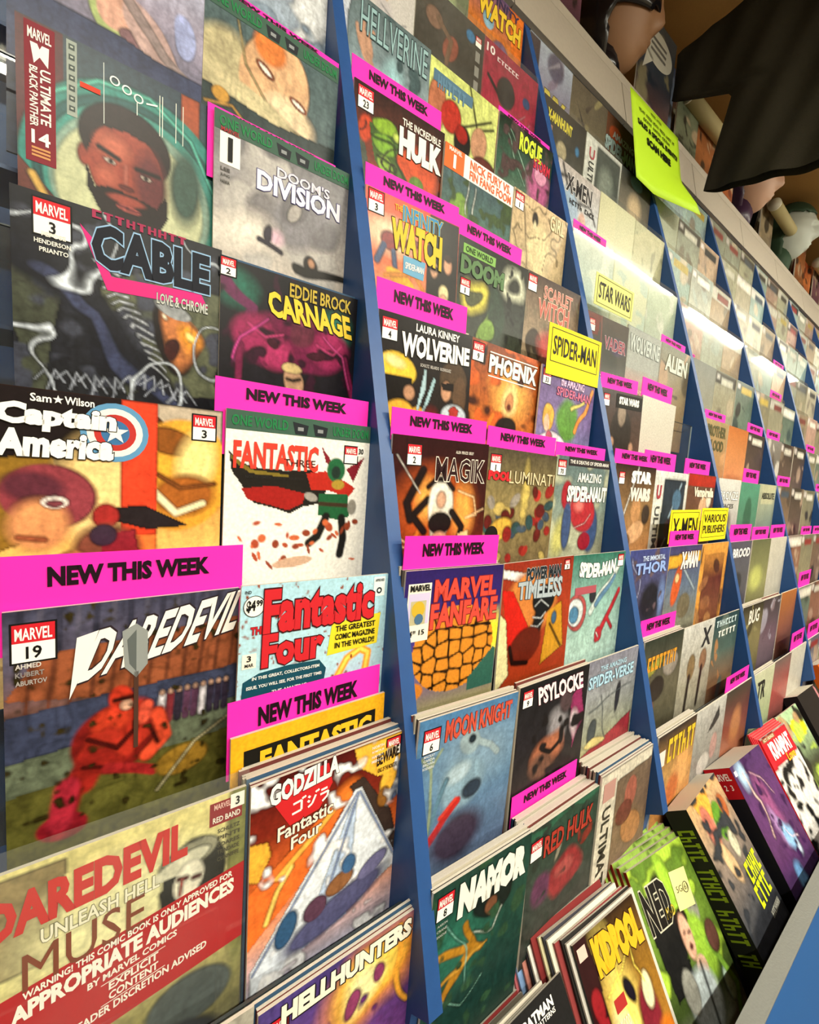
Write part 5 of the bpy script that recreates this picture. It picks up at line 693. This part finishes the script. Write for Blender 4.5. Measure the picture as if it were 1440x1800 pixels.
for i in range(20):
    x = .60 + i * .205
    if any(abs(x + .095 - q) < .16 for q in HEADX): continue
    pal, nm = PP[(i * 3 + 1) % 7]; w_, h_ = .185, .22 + .03 * (i % 3)
    t = place('framed_print', '%s painted print standing on the rack top, %s of the prints' % (nm, (ORD + ['twelfth', 'thirteenth', 'fourteenth', 'fifteenth', 'sixteenth'])[n_]), 'print', frame(x, 1.04 + .01 * (i % 2), H + 1.152, math.radians(8))); n_ += 1
    put('print', cover_mesh([('G',) + tuple(pal), ('W', .1, 4), ('R', pal + ['#b8a488', '#2c2824'], 22)], w_, h_, .006, 24, 36, i + 50), t)
t = place('balloon_print', 'white oval speech balloon print beside the black-hooded head', 'print', frame(1.50, 1.03, H + 1.153, math.radians(6)))
A = Art(.24, .30)
A.poly([(.5 + .42 * math.cos(i * math.pi / 16), .28 + .17 * math.sin(i * math.pi / 16)) for i in range(32)], '#d8d6ca', .001); A.poly([(.2, .36), (.4, .42), (.12, .6)], '#d8d6ca', .001)
for i in range(3): A.rect(.28, .20 + i * .06, .72, .225 + i * .06, '#7c7a74', .002)
put('board', cover_mesh([('G', '#54585c', '#3c4450', '#5c3c34'), ('R', ['#7c6c54', '#2c3440', '#8c8468'], 16)], .24, .30, .004, 22, 26, 3), t); A.build('balloon', t)
def head(name, label, loc, yaw, skin, hood, s=1.0, cut=.12, up=.19):
    """mannequin head wearing a plain hood: skull, jaw, nose, lips, ears, neck in one surface"""
    import bmesh
    bm = bmesh.new(); bmesh.ops.create_icosphere(bm, subdivisions=5, radius=1)
    for v in bm.verts:
        x, y, z = v.co; f = -y                                   # the face looks to -y
        X = x * .078; Y = y * .098; Z = z * .122
        if z < 0: X *= 1 - .30 * (-z) ** 1.5; Y *= 1 - .10 * -z
        if f > 0 and z < -.1: Y -= .010 * math.exp(-((z + .85) ** 2) / .05)
        g = math.exp(-(x / .16) ** 2)
        if f > .3:
            Y -= .019 * g * math.exp(-((z + .18) / .14) ** 2) + .014 * g * math.exp(-((z - .05) / .2) ** 2)      # nose
            Y -= .010 * math.exp(-(x / .28) ** 2) * (math.exp(-((z + .46) / .05) ** 2) + math.exp(-((z + .57) / .05) ** 2))   # lips
            for sx in (-1, 1): Y += .016 * math.exp(-((x - sx * .34) / .16) ** 2 - ((z - .10) / .10) ** 2); Y -= .006 * math.exp(-((x - sx * .34) / .10) ** 2 - ((z - .09) / .05) ** 2)
            Y -= .006 * math.exp(-((z - .28) / .08) ** 2)            # brow
        v.co = (X, Y, Z)
    me = bpy.data.meshes.new('head'); bm.to_mesh(me); bm.free(); me.materials.append(skin); me.polygons.foreach_set('use_smooth', [True] * len(me.polygons))
    t = thing(name, label, 'mask', loc, (0, 0, yaw)); t.scale = (s, s, s)
    put('face', me, t, (0, 0, up))
    # hood: shell behind and above the face
    bm = bmesh.new(); bmesh.ops.create_icosphere(bm, subdivisions=4, radius=1)
    kill = []
    for v in bm.verts:
        x, y, z = v.co; f = -y
        if f > .02 and z < cut + .12 * f: kill.append(v)
        v.co = (x * .088 * (1 if z > -.3 else .95), y * .108 + .004, z * .134)
    bmesh.ops.delete(bm, geom=kill, context='VERTS'); me = bpy.data.meshes.new('hood'); bm.to_mesh(me); bm.free(); me.materials.append(hood); me.polygons.foreach_set('use_smooth', [True] * len(me.polygons))
    o = put('hood', me, t, (0, 0, up)); md = o.modifiers.new('t', 'SOLIDIFY'); md.thickness = .004
    m = MB().tube((0, .02, 0), (0, .012, up - .07), .052, 20); put('neck', m.build('neck', hood, True), t)
    return t
SK = mat('tan_rubber', '#9c7454', .5); PALES = mat('pale_rubber', '#c49c84', .45); WHT = mat('white_rubber', '#c4ccc4', .4)
head('mannequin_head', 'mannequin head, tan face, plain glossy black hood, on the rack top', (1.375, 1.06, H + 1.15), math.radians(30), SK, mat('black_rubber', '#17151a', .2), 1.2, -.24, .135)
head('mannequin_head', 'mannequin head with a pale face in a dark purple hood, below the hanging shirt', (2.62, 1.07, H + 1.15), math.radians(16), PALES, mat('purple_rubber', '#3c2440', .35), 1.15)
head('mannequin_head', 'mannequin head with a white face and dark green cap on the rack top', (3.28, 1.07, H + 1.15), math.radians(11), WHT, mat('green_cloth', '#2f4a34', .7), 1.2, .40)
# cardboard tubes and boxes lying on the ledge
TUB = mat('cream_card_tube', '#b5a878', .7)
for i, (x, y, L, an, zz) in enumerate([(2.86, 1.03, .60, .03, .21), (1.88, 1.06, .5, -.02, .22), (3.75, 1.03, .5, .02, .22)]):
    t = thing('poster_tube', ['cream poster tube lying beside the purple-hooded head', 'cream poster tube lying beside the balloon print', 'cream poster tube lying past the white-faced head'][i], 'tube', (x, y, H + 1.15 + zz), (0, 0, an))
    put('tube', MB().tube((0, 0, 0), (L, 0, 0), .028, 20).build('tube', TUB, True), t)
    for e in (0, L): put('end_cap', MB().tube((e - .004, 0, 0), (e + .004, 0, 0), .0295, 20).build('cap', mat('white_plastic', '#c8c4b0', .4), True), t)
bx = random.Random(8)
for i in range(12):
    x = 1.95 + i * .27; cols = ['#5c2c20', '#8c4420', '#3c3c30', '#6c5c40', '#2c3c44', '#a85424', '#4c4434']
    w_, d_, h_ = .14 + .06 * bx.random(), .07, .28 + .09 * bx.random(); c = cols[i % 7]; nm = ['maroon', 'rust', 'charcoal', 'khaki', 'slate', 'orange', 'drab'][i % 7]
    t = thing('toy_box', '%s boxed toy standing on the rack top, over the %s bay, %s' % (nm, ORD[int((x - X0) / BW)], 'left part' if ((x - X0) / BW) % 1 < .5 else 'right part'), 'box', (x, 1.16, H + 1.15), (0, 0, bx.uniform(-.15, .15)))
    put('carton', cover_mesh([('G', c, '#6c5c4c', c), ('R', [c, '#b09c74', '#2c2824'], 12)], w_, h_, d_, 14, 18, i + 300, spine=c), t)
    A = Art(w_, h_); A.rect(.1, .3, .9, .8, '#8c8870', .002); A.rect(.16, .35, .84, .75, '#4c463c', .003); A.build('window_panel', t)
# ---------------------------------------------------------------- black T-shirt hanging from the ceiling
def shirt():
    CLO = mat('black_cotton', '#2a2517', .95, bump=.4, scale=400)
    t = thing('hanging_tshirt', 'black short-sleeved T-shirt with grey lettering hanging from the ceiling', 'shirt', (1.75, .62, H + .93), (0, 0, math.radians(-90)))
    # local x runs along -y of the room: outline of a T-shirt, x left..right, z up
    pts = [(-.235, 0), (-.22, .33), (-.235, .30), (-.42, .33), (-.435, .50), (-.26, .56), (-.09, .60), (.09, .60), (.26, .56), (.435, .50), (.42, .33), (.235, .30), (.22, .33), (.235, 0)]
    nx, nz = 60, 44; v = []; idx = {}; f = []
    def inside(x, z):
        c = False; n = len(pts)
        for i in range(n):
            (x1, z1), (x2, z2) = pts[i], pts[(i + 1) % n]
            if (z1 > z) != (z2 > z) and x < (x2 - x1) * (z - z1) / (z2 - z1) + x1: c = not c
        return c
    def span(z):
        xs = []; n = len(pts)
        for i in range(n):
            (x1, z1), (x2, z2) = pts[i], pts[(i + 1) % n]
            if (z1 > z) != (z2 > z): xs.append((x2 - x1) * (z - z1) / (z2 - z1) + x1)
        return min(xs), max(xs)
    for sgn in (-1, 1):
        base = len(v)
        for j in range(nz + 1):
            z = .0005 + .599 * j / nz; a, b = span(z)
            for i in range(nx + 1):
                q = i / nx; x = a + (b - a) * q; th = .022 * math.sqrt(max(0, 1 - (2 * q - 1) ** 2)) + .001
                fold = .008 * math.sin(x * 26 + z * 7) * (1 - z) + .006 * math.sin(x * 55 - z * 16)
                v.append((x, sgn * th + fold, z - .012 * math.cos(x * 7) * (1 - j / nz)))
        for j in range(nz):
            for i in range(nx):
                q = base + j * (nx + 1) + i; f.append((q, q + 1, q + nx + 2, q + nx + 1) if sgn < 0 else (q, q + nx + 1, q + nx + 2, q + 1))
    put('cloth', mesh('cloth', v, f, CLO, smooth=True), t)
    A = Art(.47, .60)
    rs = random.Random(2)
    for (u0, u1, v0) in ((.10, .52, .10), (.56, .92, .10), (.30, .52, .145), (.55, .60, .145), (.63, .80, .145)):
        u = u0
        while u < u1 - .02: ww = .018 + .02 * rs.random(); A.poly([(u, v0), (u + ww * .8, v0), (u + ww * .8, v0 + .026), (u, v0 + .026)], '#8c8c86', .027 + .006); u += ww
    o = A.build('grey_print', t); o.location = (-.235, 0, 0)
    ring = []
    put('clothes_hanger', MB().tube((-.2, 0, .575), (0, 0, .62), .005).tube((.2, 0, .575), (0, 0, .62), .005).tube((0, 0, .62), (0, 0, H + CEIL - (H + .93)), .003).build('hanger', mat('dark_steel', '#2c2c2c', .4, .8)), t)
shirt()
# ---------------------------------------------------------------- the low bin in front of the rack
RAIL = mat('grey_vinyl_edge', '#6d6f6a', .55, bump=.2, scale=300, var=.1); DARKI = mat('black_bin_lining', '#121216', .8); BLUEF = mat('bright_blue_panel', '#12589c', .5)
bin_ = thing('comic_bin', 'long low blue bin with a grey edge running in front of the rack', 'bin', (.34, .03, 0))
L = 3.4; zt = H - .70
fp = [(-.001, zt - .012), (-.16, zt - .62), (-.145, zt - .62), (.018, zt - .012)]; q = MB()
for i in range(4): (ya, za), (yb, zb) = fp[i], fp[(i + 1) % 4]; q.poly([(0, ya, za), (0, yb, zb), (L, yb, zb), (L, ya, za)])
q.poly([(0, y, z) for y, z in fp]).poly([(L, y, z) for y, z in reversed(fp)])
put('front_panel', q.build('front', BLUEF), bin_)
put('edge_strip', MB().box(0, -.001, zt - .012, L, .022, zt).build('edge', RAIL), bin_)
put('bin_floor', MB().box(0, .021, zt - .27, L, .26, zt - .25).build('floor', DARKI), bin_)
put('inner_lining', MB().box(0, .0215, zt - .27, L, .0235, zt - .014).build('lining', DARKI), bin_)
def book(name, label, P, ops, fn, lean, yaw=0, roll=0, t=.0035, w=CW, h=CH, n=60, spine='#2c2c2c', seed=1, group=None, cat='comic book', bow=0, spfn=None):
    """book in the bin: P is its top left front corner"""
    M = Matrix.Translation((P[0], P[1], P[2] + H)) @ Matrix.Rotation(yaw, 4, 'Z') @ Matrix.Rotation(-math.radians(lean), 4, 'X') @ Matrix.Rotation(-math.radians(roll), 4, 'Y') @ Matrix.Translation((0, 0, -h))
    o = place(name, label, cat, M, group); put('cover', cover_mesh(ops, w, h, t, n, int(n * 1.5), seed, spine=spine, bow=bow), o)
    if t > .008: put('spine', MB().box(-.0008, 0, 0, 0, t, h).box(0, t, 0, w, t + .001, h).build('spine', ink(spine)), o)
    if fn: A = Art(w, h); fn(A); A.build('cover_lettering', o)
    if spfn:
        A = Art(t, h); spfn(A); q = A.build('spine_lettering', o); q.rotation_euler = (0, 0, math.radians(-90)); q.location = (-.001, t, 0)
    return o, M
NEDOPS = [('G', '#5c7c2c', '#6c8c34', '#3c4c24', '#a8a894'), ('P', '#1c1c1c', [(.05, .18), (.42, .05), (.46, .30), (.4, .6), (.1, .62)]), ('B', '#a8cc44', .12, 5), ('E', '#9cc83c', .52, .22, .10, .22, -15, .3), ('E', '#c8cc5c', .68, .22, .09, .07), ('E', '#8c8c80', .72, .32, .08, .10), ('E', '#26261f', .69, .30, .018, .02), ('E', '#26261f', .76, .31, .018, .02), ('E', '#8fb83c', .66, .50, .15, .16, -10, .3), ('E', '#2a1c1a', .50, .34, .09, .05), ('E', '#d8a890', .50, .42, .08, .11), ('S', '#3c2420', .006, [(.47, .40), (.49, .40)]), ('S', '#3c2420', .006, [(.53, .41), (.56, .41)]), ('E', '#6c2c24', .51, .47, .02, .012), ('E', '#c8a48c', .56, .58, .08, .06), ('E', '#b8c4c8', .46, .70, .22, .14, 0, .3), ('S', '#1c1c1c', .008, [(.55, .55), (.5, .9)]), ('E', '#a8c0b0', .85, .72, .07, .08), ('S', '#7ca83c', .03, [(.75, .5), (.95, .75), (.85, .85)]), ('E', '#8c8c84', .30, .62, .10, .10), ('E', '#5c3c34', .85, .5, .09, .08), ('N', .3)]
def ned(A): A.text('NED', .06, .11, .44, .32, '#1a1614', '#c8c4b0', bold=.04, rise=.0); A.text('AND', .32, .25, .46, .30, '#d8b83c', '#1c1c14')
for j in range(5):
    c40, s40 = math.cos(math.radians(40)), math.sin(math.radians(40)); n_ = .0125 * j
    P = (.735 - .006 * j, .225 + n_ * c40, -.647 - n_ * s40 + .010 * j)
    if j == 0: o, NM = book('graphic_novel', 'green comic-art paperback with a dark boxed title and a price sticker, front of its stack', P, NEDOPS, ned, 40, -.09, 0, .010, w=.178, h=.274, spine='#7c2018', n=84, seed=6, cat='book')
    else: book('graphic_novel', 'green paperback with a red spine, %s behind the one with the price sticker' % ORD[j - 1], P, [('G', '#8cac4c', '#5c7c34'), ('B', '#33401c', .1, 14)], None, 40, -.09, 0, .010, w=.178, h=.274, spine='#7c2018', n=24, seed=6, group='copies behind the green paperback', cat='book')
st = place('price_sticker', 'pale yellow handwritten price sticker on the green paperback', 'sticker', NM @ Matrix.Translation((.092, -.0012, .190)) @ Matrix.Rotation(.12, 4, 'Y'))
put('sticker_sheet', MB().box(0, 0, 0, .046, .0003, .052).build('sheet', mat('sticker_yellow', '#e6e094', .6)), st); A = Art(.046, .052); A.text('5G(6)', .15, .4, .85, .62, '#3c3a30', bold=-.01); A.ring(.72, .5, .17, .85, 1, '#3c3a30', 16); A.build('handwriting', st)
# the stack of thin comics left of it
KID = [('G', '#2c1a10', '#8c6424', '#a8742c', '#c8a050'), ('W', .06, 4), ('E', '#f0d870', .48, .55, .2, .42, -10, 1), ('E', '#fbf4c8', .42, .72, .13, .3, -12, .8), ('E', '#7c2430', .74, .55, .16, .16, 0, .3), ('E', '#e8dcb0', .80, .44, .08, .09), ('E', '#e07c24', .9, .72, .14, .12, 0, .4), ('S', '#f4dc60', .010, [(.5, .1), (.45, .4), (.5, .7)]), ('S', '#f4dc60', .008, [(.8, .05), (.7, .3), (.78, .4)]), ('S', '#f4dc60', .008, [(.25, .3), (.55, .26), (.9, .1)]), ('E', '#1a1420', .56, .36, .05, .07, -15), ('P', '#2c1014', [(0, 0), (.18, .0), (.24, 1), (0, 1)]), ('E', '#8c1c24', .11, .3, .07, .08), ('P', '#8c1c24', [(.06, .36), (.18, .36), (.22, .62), (.12, .66)]), ('N', .2)]
def kid(A): A.text('KIDPOOL', .22, .03, .97, .22, '#e8ac24', '#2c1a0c', bold=.09, rise=-.02); A.rect(.03, .03, .15, .09, '#e0b8ac', .0006); A.rect(.30, .34, .46, .40, '#a8302c', .0006); A.text('BLOOD', .30, .43, .44, .48, '#e8dcc8')
o, KM = book('comic_book', 'golden comic with a jagged amber title, front of the stack in the bin', (.558, .209, -.648), KID, kid, 38, -.04, 0, .003, w=.151, h=.235, n=84, seed=9)
cols = ['#c8c4bc', '#2a2826', '#8c3c3c', '#d8d4c4', '#3c3c44', '#cfc8a0', '#7c2c2c', '#e0dcd4', '#28262c', '#b8786c', '#7c9cc8', '#c86c74', '#d8d4cc', '#24242a', '#a8a49c']
FAN = [plain_comic(c, .003, .235) for c in cols]
for j in range(15):
    e = place('comic_book', 'thin comic %s in the stack behind the golden comic' % ('%s from the front' % (ORD[j] if j < 11 else ['twelfth', 'thirteenth', 'fourteenth', 'fifteenth'][j - 11])), 'comic book', KM @ Matrix.Translation((-.0055 * (j + 1), .0046 * (j + 1), .0030 * (j + 1) + .002 * math.sin(j * 2.2))) @ Matrix.Rotation(.012 * math.sin(j * 1.7), 4, 'Y'), 'fanned stack in the bin')
    put('cover', FAN[j], e)
# black comic and stack at the far left of the bin
o, BM = book('comic_book', 'plain black comic with small white slanted lettering, left in the bin', (.362, .205, -.665), [('G', '#1c1c1e', '#161617'), ('N', .2)], lambda A: (A.text('BATMAN', .50, .035, .84, .075, '#e8e6e2', bold=.04), A.text('DARK PATTERNS', .50, .08, .84, .10, '#e8e6e2')), 40, 0, 0, .003, n=16)
for j in range(9):
    e = place('comic_book', 'thin comic %s behind the plain black comic in the bin' % (ORD[j] + ' from the front'), 'comic book', BM @ Matrix.Translation((-.003 * (j + 1) - .02, .0052 * (j + 1), -.004 + .0028 * (j + 1))), 'stack behind the black comic'); put('cover', [plain_comic(c) for c in ('#4c1c18', '#c8c0b0')][j % 2] if j < 2 else FAN[(j * 3) % 15], e)
# teal divider card
t = place('divider_card', 'teal rounded divider card standing in the bin before the golden comic', 'card', Matrix.Translation((.83, .085, H - .905)) @ Matrix.Rotation(math.radians(-18), 4, 'Z') @ Matrix.Rotation(-math.radians(30), 4, 'X'))
pts = [(-.10, 0), (.11, 0), (.11, .06)] + [(.11 - .03 + .03 * math.cos(a), .10 + .03 * math.sin(a)) for a in [i * math.pi / 12 for i in range(7)]] + [(-.05, .165), (-.10, .17)]
n = len(pts); v = [(x, 0, z) for x, z in pts] + [(x, .002, z) for x, z in pts]; f = [tuple(range(n)), tuple(range(2 * n - 1, n - 1, -1))] + [(i, i + n, (i + 1) % n + n, (i + 1) % n) for i in range(n)]
put('card_sheet', mesh('card_sheet', v, f, mat('teal_plastic', '#1f7f88', .4)), t)
# thick books
book('graphic_novel', 'thick dark book with green spine writing and a yellow-green cover title', (.899, .211, -.592), [('G', '#c8a070', '#8c7c70', '#4c4c50', '#2a2c30'), ('P', '#e0a040', [(.15, 0), (.6, 0), (.5, .18), (.25, .16)]), ('E', '#b86c5c', .3, .2, .12, .14), ('E', '#5c8c2c', .58, .22, .14, .12, 20), ('E', '#a85c34', .8, .18, .1, .08), ('E', '#c8a880', .35, .42, .1, .14, -20), ('E', '#c4c0a8', .62, .38, .09, .08), ('B', '#33363c', .15, 8), ('E', '#2c2e34', .5, .85, .6, .14, 0, .3)], lambda A: (A.text('~4', .55, .50, .95, .62, '#c8d81c', bold=.06), A.text('~4', .5, .63, .92, .75, '#c8d81c', bold=.06), A.text('~7', .62, .80, .92, .84, '#a8a8a0')), 43, .08, 0, .042, spine='#1a1c18', n=56, seed=21, cat='book', spfn=lambda A: A.text('~20', .15, .12, .85, .9, '#7c9420', vert=True, bold=.03))
book('graphic_novel', 'thick book with a swirling purple and ice-blue cover and a red-topped spine', (1.10, .209, -.582), [('G', '#4c3060', '#5c3468', '#54305c', '#2c2c54'), ('W', .10, 5), ('E', '#a8c8e8', .18, .08, .12, .1, 0, .8), ('S', '#d8b8b0', .014, [(.2, .08), (.3, .3), (.25, .5)]), ('S', '#c8a0b0', .012, [(.3, .1), (.6, .2), (.75, .3)]), ('E', '#8c4c7c', .5, .35, .14, .2, -20, .5), ('E', '#a07cb0', .45, .5, .1, .14, -20, .6), ('E', '#88b4e0', .58, .58, .12, .13, -20, .4), ('E', '#c8d8f0', .66, .70, .06, .05, 0, .8), ('E', '#6c9cd0', .40, .84, .12, .10, 10, .6), ('S', '#e0c8d8', .008, [(.55, .45), (.6, .6), (.8, .66)]), ('B', '#3a1c4c', .25, 8), ('N', .25)], lambda A: A.rect(.03, .04, .10, .075, '#e8dcdc', .0006), 42, -.03, 0, .055, spine='#15151c', n=56, seed=33, cat='book', spfn=lambda A: (A.rect(0, 0, 1, .22, '#b4141e', .0005), A.text('MARVEL', .12, .04, .88, .09, '#f0e4e0'), A.text('1  2  3', .3, .12, .8, .16, '#f0e4e0')))
book('comic_book', 'red-headed comic with white slanted letters above black and white drawn figures', (1.33, .215, -.60), [('G', '#e0dcd8'), ('P', '#d02430', [(0, 0), (1, 0), (1, .24), (0, .26)]), ('B', '#1c1c1e', .12, 7), ('P', '#d02430', [(0, 0), (1, 0), (1, .24), (0, .26)]), ('E', '#1c1c1c', .3, .36, .16, .08), ('E', '#e8e6e2', .34, .46, .12, .12), ('E', '#2c2c2c', .32, .44, .02, .012), ('E', '#2c2c2c', .40, .46, .02, .012), ('E', '#e8e0dc', .75, .36, .14, .08)], lambda A: (A.text('KRAMPAT', .15, .06, .9, .2, '#f4efec', bold=.06), A.text('Love', .55, .2, .85, .27, '#f0b82c', '#a01c20', bold=.03), A.rect(.05, .01, .5, .045, '#8c5c3c', .0006), A.text('ACT 1 BONUS!', .08, .015, .47, .04, '#e8d8b8')), 41, -.05, 0, .006, spine='#c02028', n=44, seed=5)
for j in range(4): book('comic_book', 'red comic %s behind the red-headed comic in the bin' % (ORD[j]), (1.325 - .004 * j, .2205 + .0045 * j, -.600 - .0038 * j + .006 * j), [('G', '#c83840')], None, 41, -.05, 0, .004, spine='#b82830', n=6, group='red comics in the bin')
book('comic_book', 'pale green comic with a yellow label, leaning in the bin', (1.50, .225, -.60), [('G', '#a8c89c', '#9cb88c', '#3c3c30', '#8ca04c', '#54402c'), ('P', '#e0dc24', [(.35, .12), (.95, .06), (.95, .26), (.4, .3)]), ('B', '#2c2a24', .15, 6), ('R', ['#b0cc58', '#2c2824', '#b08c68'], 10)], None, 40, -.03, 0, .004, n=30, seed=8)
book('graphic_novel', 'black hardback with a pink edge, leaning in the bin', (1.70, .225, -.59), [('G', '#1c1a1c', '#241c20'), ('P', '#c8848c', [(.88, 0), (1, 0), (1, 1), (.88, 1)])], None, 40, -.03, 0, .04, n=16, spine='#1c1a1c', cat='book')
book('graphic_novel', 'orange hardback leaning at the far end of the bin', (1.95, .235, -.55), [('G', '#d8601c', '#c8541c', '#b84c1c'), ('P', '#e08c54', [(.4, 0), (1, 0), (1, .3), (.5, .2)]), ('B', '#a8481c', .2, 8)], lambda A: A.rect(.05, .03, .45, .07, '#a84414', .0006), 38, -.03, 0, .03, n=20, spine='#c85818', cat='book')
pb = random.Random(77)
for i in range(7):
    x = 2.2 + i * .185; c = ['#7c3c2c', '#3c4c5c', '#8c8474', '#5c2c3c', '#c8b88c', '#2c3c34', '#a86c3c'][i]; nm = ['brick', 'slate', 'stone', 'plum', 'cream', 'forest green', 'tan'][i]
    book('comic_book', '%s comic leaning at the far right of the bin' % nm, (x, .225, -.60 + pb.uniform(-.02, .02)), [('G', c, '#6c5c4c', c), ('R', [c, '#c8b89c', '#2c2824'], 12)], None, 40, 0, 0, .004 + .02 * (i % 2), n=16, seed=i + 60)
